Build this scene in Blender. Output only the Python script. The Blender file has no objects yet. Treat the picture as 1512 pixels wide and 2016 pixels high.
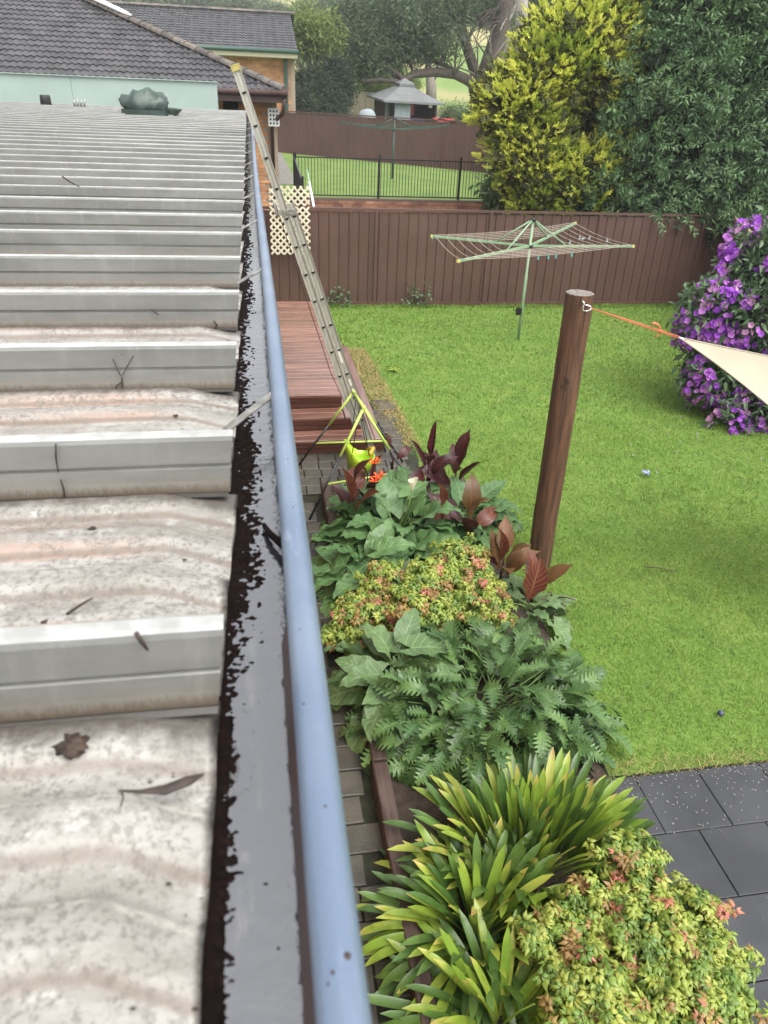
import bpy, math, random
import numpy as np
from mathutils import Matrix, Vector, Quaternion, noise as mnoise
random.seed(7); rs = np.random.RandomState(7)
sc = bpy.context.scene
PI = math.pi
# ------------------------------------------------------------------ camera
F, CX, CY, CAMZ = 1456.0, 756.0, 1008.0, 3.8          # focal length in photo pixels (26 mm phone lens)
def _cam_axes(vpx=488, vpy=182, roll=.042):
    Yc = np.array([vpx-CX, vpy-CY, F]); Yc /= np.linalg.norm(Yc)
    Z = np.cross(Yc, np.array([1, roll, 0.])); Z /= np.linalg.norm(Z)
    if Z[1] > 0: Z = -Z
    X = np.cross(Yc, Z)
    R = np.stack([X, Yc, Z], 1)
    if R[0, 0] < 0: R[:, 0] *= -1
    return R
RC = _cam_axes()
def _ray(x, y): return RC.T @ np.array([x-CX, y-CY, F])
def onz(x, y, z):
    d = _ray(x, y); p = d*((z-CAMZ)/d[2]); return (float(p[0]), float(p[1]), float(z))
def ony(x, y, Y):
    d = _ray(x, y); p = d*(Y/d[1]); return (float(p[0]), float(Y), float(p[2]+CAMZ))
cam = bpy.data.cameras.new('camera'); co = bpy.data.objects.new('camera', cam); sc.collection.objects.link(co)
Rw = RC.T @ np.diag([1, -1, -1])
co.matrix_world = Matrix(((*Rw[0], 0), (*Rw[1], 0), (*Rw[2], CAMZ), (0, 0, 0, 1)))
cam.sensor_fit = 'VERTICAL'; cam.sensor_height = 36; cam.lens = F/2016*36
cam.clip_start = .02; cam.clip_end = 2000
cam.dof.use_dof = True; cam.dof.focus_distance = 3.4; cam.dof.aperture_fstop = 9.0
sc.camera = co
# ------------------------------------------------------------------ sky and sun (overcast, wet day)
SUN_EL, SUN_AZ = math.radians(62), math.radians(150)
w = bpy.data.worlds.new('World'); sc.world = w; w.use_nodes = True
nt = w.node_tree; nt.nodes.clear()
sky = nt.nodes.new('ShaderNodeTexSky'); sky.sky_type = 'NISHITA'; sky.sun_disc = False
sky.sun_elevation = SUN_EL; sky.sun_rotation = SUN_AZ
sky.air_density = 1.0; sky.dust_density = 3.0; sky.ozone_density = 1.0
hs = nt.nodes.new('ShaderNodeHueSaturation'); hs.inputs['Saturation'].default_value = .14
bgn = nt.nodes.new('ShaderNodeBackground'); bgn.inputs['Strength'].default_value = .15
ow = nt.nodes.new('ShaderNodeOutputWorld')
nt.links.new(sky.outputs[0], hs.inputs['Color']); nt.links.new(hs.outputs[0], bgn.inputs[0]); nt.links.new(bgn.outputs[0], ow.inputs[0])
sl = bpy.data.lights.new('sun', 'SUN'); sl.energy = 1.1; sl.angle = math.radians(60); sl.color = (1, .97, .92)
so = bpy.data.objects.new('sun', sl); sc.collection.objects.link(so)
sd = Vector((math.cos(SUN_EL)*math.sin(SUN_AZ), math.cos(SUN_EL)*math.cos(SUN_AZ), math.sin(SUN_EL)))
so.rotation_euler = sd.to_track_quat('Z', 'Y').to_euler(); so.location = (0, 0, 40)
sc.view_settings.view_transform = 'Standard'; sc.view_settings.look = 'None'
sc.view_settings.exposure = 1.38; sc.view_settings.gamma = 1; sc.view_settings.use_curve_mapping = False
try:
    sc.cycles.max_bounces = 6; sc.cycles.use_denoising = True; sc.cycles.transparent_max_bounces = 8
    sc.cycles.diffuse_bounces = 3; sc.cycles.glossy_bounces = 3; sc.cycles.transmission_bounces = 3
    sc.cycles.volume_bounces = 0
except Exception: pass
# ------------------------------------------------------------------ materials
def lin(h):
    h = h.lstrip('#'); v = [int(h[i:i+2], 16)/255 for i in (0, 2, 4)]
    return tuple(((x/12.92) if x <= .04045 else ((x+.055)/1.055)**2.4) for x in v)
class Mat:
    def __init__(s, name):
        s.m = bpy.data.materials.new(name); s.m.use_nodes = True; s.t = s.m.node_tree
        s.b = s.t.nodes['Principled BSDF']; s.out = s.t.nodes['Material Output']
    def n(s, typ, **kw):
        nd = s.t.nodes.new('ShaderNode'+typ)
        for k, v in kw.items():
            if k in nd.inputs.keys(): nd.inputs[k].default_value = v
            else: setattr(nd, k, v)
        return nd
    def l(s, a, b): s.t.links.new(a, b); return s
    def math(s, op, a, b=None, clamp=False):
        nd = s.t.nodes.new('ShaderNodeMath'); nd.operation = op; nd.use_clamp = clamp
        for i, v in enumerate((a, b)):
            if v is None: continue
            if isinstance(v, (int, float)): nd.inputs[i].default_value = v
            else: s.t.links.new(v, nd.inputs[i])
        return nd.outputs[0]
    def mix(s, fac, a, b, blend='MIX'):
        nd = s.t.nodes.new('ShaderNodeMix'); nd.data_type = 'RGBA'; nd.blend_type = blend
        for i, v in ((0, fac), (6, a), (7, b)):
            if isinstance(v, (int, float)): nd.inputs[i].default_value = v
            elif isinstance(v, tuple): nd.inputs[i].default_value = (*v[:3], 1)
            else: s.t.links.new(v, nd.inputs[i])
        return nd.outputs[2]
    def pos(s): return s.t.nodes.new('ShaderNodeNewGeometry').outputs['Position']
    def noise(s, scale=5, detail=4, rough=.55, vec=None, stretch=None):
        nd = s.n('TexNoise', Scale=scale, Detail=detail, Roughness=rough)
        v = vec if vec is not None else s.pos()
        if stretch:
            mp = s.n('Mapping'); mp.inputs['Scale'].default_value = stretch; s.l(v, mp.inputs[0]); v = mp.outputs[0]
        s.l(v, nd.inputs['Vector']); return nd.outputs[0]
    def ramp(s, x, lo, hi):
        nd = s.t.nodes.new('ShaderNodeMapRange'); s.l(x, nd.inputs[0])
        nd.inputs[1].default_value = lo; nd.inputs[2].default_value = hi; nd.clamp = True; nd.interpolation_type = 'SMOOTHSTEP'
        return nd.outputs[0]
    def rnd(s):
        a = s.t.nodes.new('ShaderNodeObjectInfo').outputs['Random']
        at = s.n('Attribute', attribute_name='rnd').outputs['Fac']
        return s.math('FRACT', s.math('ADD', a, at))
    def uv(s):
        u = s.t.nodes.new('ShaderNodeUVMap'); sp = s.n('SeparateXYZ'); s.l(u.outputs[0], sp.inputs[0])
        return sp.outputs[0], sp.outputs[1]
    def col(s, c):
        if isinstance(c, tuple): s.b.inputs['Base Color'].default_value = (*c[:3], 1)
        else: s.l(c, s.b.inputs['Base Color'])
        s.c = c; return s
    def bump(s, h, dist=.01, strength=.5):
        nd = s.n('Bump', Strength=strength, Distance=dist); s.l(h, nd.inputs['Height']); s.l(nd.outputs[0], s.b.inputs['Normal']); return s
    def fin(s, rough=.6, metal=0, spec=.5, coat=0):
        i = s.b.inputs
        if isinstance(rough, (int, float)): i['Roughness'].default_value = rough
        else: s.l(rough, i['Roughness'])
        i['Metallic'].default_value = metal; i['Specular IOR Level'].default_value = spec
        i['Coat Weight'].default_value = coat; i['Coat Roughness'].default_value = .15
        return s.m
    def leafy(s, trans=.3):
        tr = s.n('BsdfTranslucent'); c = s.c
        if isinstance(c, tuple): tr.inputs[0].default_value = (*c, 1)
        else: s.l(c, tr.inputs[0])
        mx = s.n('MixShader'); mx.inputs[0].default_value = trans
        s.l(s.b.outputs[0], mx.inputs[1]); s.l(tr.outputs[0], mx.inputs[2]); s.l(mx.outputs[0], s.out.inputs[0]); return s
MATS = {}
def simple(name, c, c2=None, scale=6, rough=.6, metal=0, spec=.5, rnd=0, bump=0, bscale=40, stretch=None, lo=.35, hi=.65, coat=0, trans=0, detail=5):
    m = Mat(name)
    base = c
    if c2 is not None: base = m.mix(m.ramp(m.noise(scale, detail, stretch=stretch), lo, hi), c, c2)
    if rnd:
        r = m.rnd(); v = m.math('ADD', m.math('MULTIPLY', r, 2*rnd), 1-rnd)
        cb = m.t.nodes.new('ShaderNodeCombineXYZ')
        for i in range(3): m.l(v, cb.inputs[i])
        base = m.mix(1.0, base, cb.outputs[0], 'MULTIPLY')
    m.col(base)
    if bump: m.bump(m.noise(bscale, 4, stretch=stretch), .01, bump)
    if trans: m.leafy(trans)
    MATS[name] = m.fin(rough, metal, spec, coat); return MATS[name]
def leafmat(name, c, c2, mid=None, rough=.35, trans=.25, nv=0, vein=.12, tip=None, hue=.0):
    """leaf: colour varies leaf to leaf, UV midrib and side veins, slight noise"""
    m = Mat(name); r = m.rnd(); u, v = m.uv(); au = m.math('ABSOLUTE', u)
    base = m.mix(r, c, c2)
    base = m.mix(m.ramp(m.noise(9, 3), .4, .75), base, tuple(x*.72 for x in c))
    if tip is not None: base = m.mix(m.math('MULTIPLY', m.ramp(v, .80, 1.0), m.ramp(r, .25, .9)), base, tip)
    if nv:
        k = m.math('SINE', m.math('MULTIPLY', m.math('SUBTRACT', v, m.math('MULTIPLY', au, .28)), nv*2*PI))
        k = m.ramp(k, .55, 1.0)
        base = m.mix(m.math('MULTIPLY', k, vein), base, mid or c2)
        h = m.math('ADD', m.math('MULTIPLY', k, -1), m.math('MULTIPLY', m.ramp(au, .0, .12), 1))
        m.bump(h, .004, .55)
    if mid is not None: base = m.mix(m.math('MULTIPLY', m.math('SUBTRACT', 1, m.ramp(au, .02, .10)), .75), base, mid)
    m.col(base); m.leafy(trans); MATS[name] = m.fin(rough, 0, .5); return MATS[name]
# ------------------------------------------------------------------ mesh tools
class MB:
    """collects faces; every face may carry a material slot, vertices carry a uv"""
    def __init__(s): s.v = []; s.f = []; s.m = []; s.uv = []; s.sm = []
    def vert(s, p, uv=(0, 0)): s.v.append(tuple(p)); s.uv.append(uv); return len(s.v)-1
    def face(s, idx, m=0, sm=False): s.f.append(list(idx)); s.m.append(m); s.sm.append(sm)
    def box(s, c, d, rz=0, m=0, M=None):
        x, y, z = d[0]/2, d[1]/2, d[2]/2; b = len(s.v)
        cr, sr = math.cos(rz), math.sin(rz)
        for k in ((-x,-y,-z),(x,-y,-z),(x,y,-z),(-x,y,-z),(-x,-y,z),(x,-y,z),(x,y,z),(-x,y,z)):
            p = (k[0]*cr-k[1]*sr, k[0]*sr+k[1]*cr, k[2])
            if M is not None: p = M @ Vector(p)
            s.vert((p[0]+c[0], p[1]+c[1], p[2]+c[2]))
        for q in ((0,3,2,1),(4,5,6,7),(0,1,5,4),(1,2,6,5),(2,3,7,6),(3,0,4,7)): s.face([b+i for i in q], m)
        return s
    def bar(s, p0, p1, w, h, m=0, up=(0, 0, 1)):
        p0, p1 = Vector(p0), Vector(p1); d = p1-p0; L = d.length; d.normalize(); u = Vector(up)
        if abs(d.dot(u)) > .97: u = Vector((1, 0, 0))
        x = d.cross(u).normalized(); z = x.cross(d)
        M = Matrix((x, d, z)).transposed()
        return s.box((p0+p1)/2, (w, L, h), 0, m, M)
    def tube(s, pts, r, n=8, m=0, cap=True, flat=1.0):
        pts = [Vector(p) for p in pts]; k = len(pts)
        if not hasattr(r, '__len__'): r = [r]*k
        prev = None; rings = []
        for i, p in enumerate(pts):
            d = (pts[min(i+1, k-1)]-pts[max(i-1, 0)])
            if d.length < 1e-9: d = Vector((0, 0, 1))
            d.normalize()
            if prev is None:
                u = Vector((0, 0, 1)) if abs(d.z) < .9 else Vector((1, 0, 0)); x = d.cross(u).normalized()
            else: x = (prev-d*prev.dot(d)).normalized()
            prev = x; y = d.cross(x)
            rings.append([s.vert(p+(x*math.cos(a)+y*math.sin(a)*flat)*r[i], (j/n, i/max(1, k-1))) for j, a in enumerate([2*PI*t/n for t in range(n)])])
        for i in range(k-1):
            for j in range(n): s.face([rings[i][j], rings[i][(j+1) % n], rings[i+1][(j+1) % n], rings[i+1][j]], m, True)
        if cap: s.face(rings[0][::-1], m); s.face(rings[-1], m)
        return s
    def grid(s, P, m=0, sm=True, uvf=None):
        """P: rows of points"""
        nr, nc = len(P), len(P[0]); b = len(s.v)
        for i in range(nr):
            for j in range(nc): s.vert(P[i][j], (j/(nc-1), i/(nr-1)) if uvf is None else uvf(i, j))
        for i in range(nr-1):
            for j in range(nc-1): s.face([b+i*nc+j, b+i*nc+j+1, b+(i+1)*nc+j+1, b+(i+1)*nc+j], m, sm)
        return s
    def ball(s, c, r, nu=10, nv=6, m=0, nz=0):
        c = Vector(c); r = r if hasattr(r, '__len__') else (r, r, r)
        P = []
        for i in range(nv+1):
            a = -PI/2+PI*i/nv; row = []
            for j in range(nu+1):
                t = 2*PI*(j % nu)/nu; q = Vector((math.cos(a)*math.cos(t), math.cos(a)*math.sin(t), math.sin(a)))
                k = 1+nz*mnoise.noise(q*2.3+c*3)
                row.append((c.x+q.x*r[0]*k, c.y+q.y*r[1]*k, c.z+q.z*r[2]*k))
            P.append(row)
        return s.grid(P, m)
    def proto(s): return Proto(s)
    def build(s, name, mats, parent=None): return link(name, s.proto().mesh(name, mats), parent)
class Proto:
    def __init__(s, mb):
        s.V = np.array(mb.v, float).reshape(-1, 3); s.UV = np.array(mb.uv, float).reshape(-1, 2)
        s.tot = np.array([len(f) for f in mb.f], int); s.loops = np.array([i for f in mb.f for i in f], int)
        s.mi = np.array(mb.m, int); s.sm = np.array(mb.sm, bool)
    def mesh(s, name, mats): return rawmesh(name, s.V, s.loops, s.tot, s.UV, s.mi, s.sm, mats)
def rawmesh(name, V, loops, tot, UV, mi, sm, mats, rnd=None):
    me = bpy.data.meshes.new(name)
    me.vertices.add(len(V)); me.vertices.foreach_set('co', np.ascontiguousarray(V, dtype=np.float32).ravel())
    me.loops.add(len(loops)); me.loops.foreach_set('vertex_index', np.ascontiguousarray(loops, dtype=np.int32))
    me.polygons.add(len(tot)); st = np.concatenate([[0], np.cumsum(tot)[:-1]]).astype(np.int32)
    me.polygons.foreach_set('loop_start', st)
    me.polygons.foreach_set('material_index', np.ascontiguousarray(mi, dtype=np.int32))
    if UV is not None:
        ul = me.uv_layers.new(name='UVMap'); ul.data.foreach_set('uv', np.ascontiguousarray(UV[loops], dtype=np.float32).ravel())
    if rnd is not None:
        a = me.attributes.new('rnd', 'FLOAT', 'FACE'); a.data.foreach_set('value', np.ascontiguousarray(rnd, dtype=np.float32))
    me.update(calc_edges=True)
    me.polygons.foreach_set('use_smooth', np.ascontiguousarray(sm, dtype=bool))
    for m in (mats if isinstance(mats, (list, tuple)) else [mats]): me.materials.append(MATS[m] if isinstance(m, str) else m)
    return me
WM = {}
def wm(o): return WM.get(o.name, Matrix.Identity(4))
def link(name, data, parent=None, M=None):
    o = bpy.data.objects.new(name, data); sc.collection.objects.link(o)
    M = M if M is not None else Matrix.Identity(4)
    WM[o.name] = M
    if parent is not None:
        o.parent = parent; o.matrix_basis = wm(parent).inverted() @ M
    else: o.matrix_basis = M
    return o
def thing(name, label, cat, loc=(0, 0, 0), group=None):
    o = link(name, None, None, Matrix.Translation(loc)); o.empty_display_size = .1
    o['label'] = label; o['category'] = cat
    if group: o['group'] = group
    return o
def tag(o, label, cat, group=None):
    o['label'] = label; o['category'] = cat
    if group: o['group'] = group
    return o
def struct(o, label=None, cat=None):
    o['kind'] = 'structure'
    if label: o['label'] = label
    if cat: o['category'] = cat
    return o
def rehome(o, loc):
    """give a one-mesh thing its origin at loc"""
    o.data.transform(Matrix.Translation(-Vector(loc))); M = Matrix.Translation(loc); o.matrix_basis = M; WM[o.name] = M; return o
def merge(name, items, mats, parent=None, rndv=None):
    """items: list of (proto, array of 4x4); one mesh"""
    Vs, Ls, Ts, US, MI, SM, RN = [], [], [], [], [], [], []; off = 0
    for pr, T in items:
        T = np.asarray(T, float)
        if len(T) == 0: continue
        n = len(T); k = len(pr.V)
        V = np.einsum('nij,kj->nki', T[:, :3, :3], pr.V)+T[:, None, :3, 3]
        Vs.append(V.reshape(-1, 3)); L = (pr.loops[None, :]+(np.arange(n)*k)[:, None]+off).ravel(); Ls.append(L); off += n*k
        Ts.append(np.tile(pr.tot, n)); US.append(np.tile(pr.UV, (n, 1))); MI.append(np.tile(pr.mi, n)); SM.append(np.tile(pr.sm, n))
        RN.append(np.repeat(rs.rand(n), len(pr.tot)))
    if not Vs: return None
    c = np.concatenate
    return link(name, rawmesh(name, c(Vs), c(Ls), c(Ts), c(US), c(MI), c(SM), mats, c(RN)), parent)
def pieces(name, protos, Ms, mats, parent, limit=300, rest=None, mesh_name=None):
    """protos: one Proto or a list; Ms: list of (proto index, Matrix 4x4 np). nearest `limit` as objects, the rest one stuff part"""
    if not isinstance(protos, (list, tuple)): protos = [protos]; Ms = [(0, M) for M in Ms]
    Ms = [(i, np.array(M, float)) for i, M in Ms]
    cp = np.array([0, 0, CAMZ])
    sz = [np.ptp(p.V, axis=0).max() for p in protos]
    Ms.sort(key=lambda t: np.linalg.norm(t[1][:3, 3]-cp)/(sz[t[0]]*np.linalg.norm(t[1][:3, 0])))
    meshes = [p.mesh(mesh_name or name, mats) for p in protos]
    inv = wm(parent).inverted() if parent is not None else Matrix.Identity(4)
    for i, M in Ms[:limit]:
        o = bpy.data.objects.new(name, meshes[i]); sc.collection.objects.link(o); M = Matrix(M.tolist()); WM[o.name] = M
        o.parent = parent; o.matrix_basis = inv @ M
    r = Ms[limit:]
    if r:
        it = [(p, [M for i, M in r if i == k]) for k, p in enumerate(protos)]
        o = merge(rest or name+'_mass', it, mats, parent); o['kind'] = 'stuff'; return o
def TM(loc, x=None, y=None, z=None, s=1.0):
    M = np.eye(4); M[:3, 3] = loc
    if x is not None: M[:3, 0] = x; M[:3, 1] = y; M[:3, 2] = z
    if not hasattr(s, '__len__'): s = (s, s, s)
    M[:3, 0] *= s[0]; M[:3, 1] *= s[1]; M[:3, 2] *= s[2]; return M
def frame(t, n):
    """orthonormal frame: y along t, z near n"""
    t = np.array(t, float); t /= np.linalg.norm(t); n = np.array(n, float); n = n-t*np.dot(n, t)
    if np.linalg.norm(n) < 1e-5: n = np.array([.3, .5, .8]); n = n-t*np.dot(n, t)
    n /= np.linalg.norm(n); x = np.cross(t, n); return x, t, n
def fbm(x, y, z=0, s=1.0): return mnoise.fractal(Vector((x*s, y*s, z*s)), 1.0, 2.0, 4)
def bez(p0, p1, p2, n=8):
    p0, p1, p2 = map(Vector, (p0, p1, p2)); return [p0*(1-t)**2+p1*2*t*(1-t)+p2*t*t for t in [i/n for i in range(n+1)]]
# ------------------------------------------------------------------ material library
simple('soil', (.030, .020, .013), (.055, .038, .026), 14, .9, bump=.8, bscale=60)
simple('lawn_soil', (.10, .18, .024), (.14, .22, .034), 3, .9, bump=.6, bscale=120)
simple('turf_far', (.095, .17, .03), (.15, .215, .045), 1.6, .9, bump=.8, bscale=30, stretch=(1, 1, 1))
simple('hill_turf', (.13, .21, .045), (.30, .27, .12), .06, .95, bump=.5, bscale=8, lo=.42, hi=.6)
simple('concrete', (.22, .21, .19), (.15, .145, .13), 8, .7, bump=.3, bscale=90)
simple('paver', (.050, .045, .036), (.082, .072, .054), 5, .36, rnd=.16, bump=.5, bscale=90)
simple('paver_gap', (.014, .013, .009), (.03, .035, .014), 12, .9)
simple('black_tile', (.030, .031, .034), (.045, .046, .05), 2.5, .42, rnd=.12, bump=.12, bscale=160, spec=.5)
simple('tile_gap', (.006, .006, .006), rough=.9)
simple('deck', (.150, .064, .044), (.25, .130, .095), 5, .24, rnd=.22, bump=.25, bscale=30, stretch=(.35, 4, 4), spec=.6)
simple('deck_long', (.19, .10, .08), (.27, .16, .135), 5, .28, rnd=.2, bump=.25, bscale=30, stretch=(4, .35, 4), spec=.6)
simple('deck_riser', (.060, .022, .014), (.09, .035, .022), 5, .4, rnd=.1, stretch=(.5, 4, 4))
simple('dark_void', (.006, .005, .004), rough=1)
simple('sleeper', (.050, .028, .021), (.088, .060, .049), 6, .7, rnd=.2, bump=.6, bscale=30, stretch=(5, .6, 5))
simple('fence_brown', (.110, .062, .050), (.092, .051, .041), 1.2, .42, rnd=.05, spec=.4)
simple('fence_brown_wet', (.088, .043, .036), (.075, .037, .03), 2, .38, spec=.5)
simple('fence_far', (.115, .060, .052), (.10, .052, .045), 1, .5, rnd=.05)
simple('fence_tan', (.30, .20, .155), (.26, .17, .13), 1, .55, rnd=.05)
simple('fence_cream', (.50, .44, .32), (.44, .39, .28), .6, .6, rnd=.05)
simple('black_metal', (.012, .012, .013), rough=.35, spec=.5)
simple('dark_green_metal', (.03, .075, .055), rough=.45)
simple('hoist_green', (.22, .34, .20), (.26, .38, .24), 12, .42, spec=.5)
simple('line_wire', (.55, .47, .40), rough=.5)
simple('peg_aqua', (.12, .50, .45), rough=.4)
simple('peg_pale', (.45, .55, .62), rough=.4)
simple('end_cap', (.62, .58, .16), rough=.4)
simple('brick_orange', (.52, .27, .13), (.42, .20, .09), 3, .8, rnd=.22, bump=.4, bscale=60)
simple('brick_red', (.22, .095, .06), (.34, .17, .10), 4, .8, rnd=.35, bump=.4, bscale=60)
simple('mortar', (.34, .27, .20), (.28, .22, .16), 10, .9)
simple('mortar_dark', (.12, .085, .065), rough=.9)
simple('roof_tile', (.046, .044, .047), (.068, .065, .067), 3, .42, rnd=.28, bump=.4, bscale=60, spec=.5)
simple('ridge_tile', (.080, .072, .068), (.15, .125, .10), 5, .6, rnd=.3, bump=.5, bscale=50)
simple('fascia_brown', (.055, .030, .026), (.075, .042, .036), 4, .45)
simple('gutter_cream', (.42, .40, .27), rough=.5)
simple('white_paint', (.75, .75, .74), (.66, .66, .64), 6, .5)
simple('lattice_cream', (.72, .67, .52), (.64, .58, .43), 9, .55, rnd=.06)
simple('glass_dark', (.02, .024, .028), rough=.08, spec=.8)
simple('aluminium', (.42, .40, .35), (.33, .32, .27), 12, .42, metal=.3, rnd=.05, bump=.08, bscale=120, stretch=(4, 4, .6))
simple('ladder_yellow', (.38, .32, .08), (.28, .24, .09), 20, .5)
simple('bracket_metal', (.38, .37, .34), (.20, .19, .17), 30, .4, metal=.7)
simple('sticker', (.62, .60, .54), (.5, .48, .42), 40, .6)
simple('lime_plastic', (.42, .62, .03), (.37, .56, .03), 6, .3, coat=.3)
simple('lime_metal', (.46, .60, .12), rough=.35)
simple('orange_plastic', (.72, .40, .05), rough=.4)
simple('green_bag', (.055, .085, .070), (.028, .048, .040), 7, .5, bump=.35, bscale=30, spec=.6)
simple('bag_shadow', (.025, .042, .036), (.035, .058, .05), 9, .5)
simple('panel_green', (.33, .41, .38), (.29, .37, .34), 1.5, .5)
simple('rubber_black', (.015, .015, .016), (.03, .03, .03), 30, .6)
simple('grey_steel', (.35, .35, .34), rough=.4, metal=.6)
simple('post_wood', (.145, .070, .040), (.060, .030, .019), 5, .62, bump=.7, bscale=26, stretch=(6, 6, .45), lo=.3, hi=.7)
simple('post_end', (.26, .235, .20), (.11, .09, .075), 30, .8, bump=.8, bscale=120)
simple('orange_rope', (.62, .17, .08), (.5, .13, .06), 90, .6)
simple('sail_cloth', (.47, .42, .32), (.43, .38, .29), 2, .75, trans=.25)
simple('shackle', (.8, .8, .8), rough=.22, metal=.9)
simple('gazebo_grey', (.155, .16, .16), (.13, .135, .135), 2, .8)
simple('curtain_grey', (.27, .30, .32), (.22, .25, .27), 9, .8, stretch=(6, 6, .4))
simple('tarp_blue', (.02, .10, .36), (.015, .07, .27), 4, .6)
simple('red_paint', (.52, .07, .07), rough=.5)
simple('bark_dark', (.055, .042, .034), (.10, .08, .065), 5, .9, bump=1, bscale=14, stretch=(3, 3, .5))
simple('bark_gum', (.30, .27, .24), (.19, .165, .14), 1.6, .8, bump=.5, bscale=8, stretch=(3, 3, .5))
simple('bark_grey', (.15, .125, .105), (.23, .20, .17), 4, .9, bump=.8, bscale=14, stretch=(3, 3, .5))
simple('dead_grass', (.36, .26, .13), (.25, .17, .08), 20, .9)
simple('petal_fallen', (.26, .14, .28), (.34, .24, .36), 30, .6)
simple('litter_dark', (.022, .016, .013), (.05, .035, .025), 60, .7)
simple('litter_brown', (.055, .034, .022), (.028, .018, .013), 60, .8)
simple('white_bits', (.38, .36, .30), rough=.7)
simple('blue_bits', (.28, .38, .62), (.4, .36, .62), 30, .5)
simple('ball_navy', (.03, .04, .07), (.05, .06, .10), 30, .4)
simple('stem_green', (.12, .20, .05), (.09, .15, .04), 12, .5)
simple('stem_brown', (.10, .055, .035), (.07, .04, .03), 12, .7)
def mk_post():
    m = Mat('post_wood'); c = m.mix(m.ramp(m.noise(5, 5, stretch=(6, 6, .45)), .3, .7), (.150, .072, .040), (.060, .030, .019))
    ck = m.ramp(m.noise(16, 5, .6, stretch=(6, 6, .12)), .62, .68); c = m.mix(m.math('MULTIPLY', ck, .85), c, (.014, .008, .006))
    kn = m.ramp(m.noise(7, 2, .5, stretch=(1, 1, .6)), .70, .76); c = m.mix(m.math('MULTIPLY', kn, .8), c, (.028, .014, .009))
    gr = m.ramp(m.noise(3, 5, .7, stretch=(3, 3, .4)), .55, .75); c = m.mix(m.math('MULTIPLY', gr, .35), c, (.22, .16, .12))
    m.col(c); m.bump(m.math('SUBTRACT', m.noise(26, 5, .7, stretch=(6, 6, .3)), ck), .012, .8); MATS['post_wood'] = m.fin(.6, 0, .4)
mk_post()
# bead: faded blue-grey paint, wet, a little chalky
def mk_bead():
    m = Mat('gutter_blue'); c = m.mix(m.ramp(m.noise(5, 5, stretch=(1, 1, 1)), .35, .7), (.135, .180, .255), (.175, .220, .29))
    spots = m.ramp(m.noise(55, 3, stretch=(1, .5, 1)), .70, .76); c = m.mix(m.math('MULTIPLY', spots, .7), c, (.10, .10, .11))
    sc_ = m.ramp(m.noise(9, 6, .7, stretch=(3, 1, 3)), .60, .72); c = m.mix(m.math('MULTIPLY', sc_, .35), c, (.42, .48, .56))
    st = m.ramp(m.noise(60, 6, .8, stretch=(3, .08, 3)), .56, .68); c = m.mix(m.math('MULTIPLY', st, .30), c, (.30, .34, .40))
    dk_ = m.ramp(m.noise(26, 6, .8, stretch=(1, .35, 1)), .62, .74); c = m.mix(m.math('MULTIPLY', dk_, .5), c, (.10, .12, .15))
    m.col(c); m.bump(m.noise(140, 5), .002, .35); MATS['gutter_blue'] = m.fin(.34, .25, .5)
mk_bead()
simple('gutter_brown', (.030, .010, .008), (.05, .018, .013), 14, .45)
simple('sludge', (.0040, .0018, .0015), (.008, .004, .003), 60, .7, spec=.08)  # black of the sludge and twig, and of the gap shade laid beside them
def mk_water():
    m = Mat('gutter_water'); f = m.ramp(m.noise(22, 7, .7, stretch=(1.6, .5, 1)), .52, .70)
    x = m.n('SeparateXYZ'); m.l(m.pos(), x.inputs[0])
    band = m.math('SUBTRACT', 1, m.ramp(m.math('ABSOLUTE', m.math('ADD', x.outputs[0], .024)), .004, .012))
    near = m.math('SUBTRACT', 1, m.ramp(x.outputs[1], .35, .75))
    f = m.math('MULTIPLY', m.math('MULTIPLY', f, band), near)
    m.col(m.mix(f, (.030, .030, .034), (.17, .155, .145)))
    m.bump(m.noise(70, 4), .0022, .45)
    m.b.inputs['IOR'].default_value = 2.3
    MATS['gutter_water'] = m.fin(.10, 0, .9)
mk_water()
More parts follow.
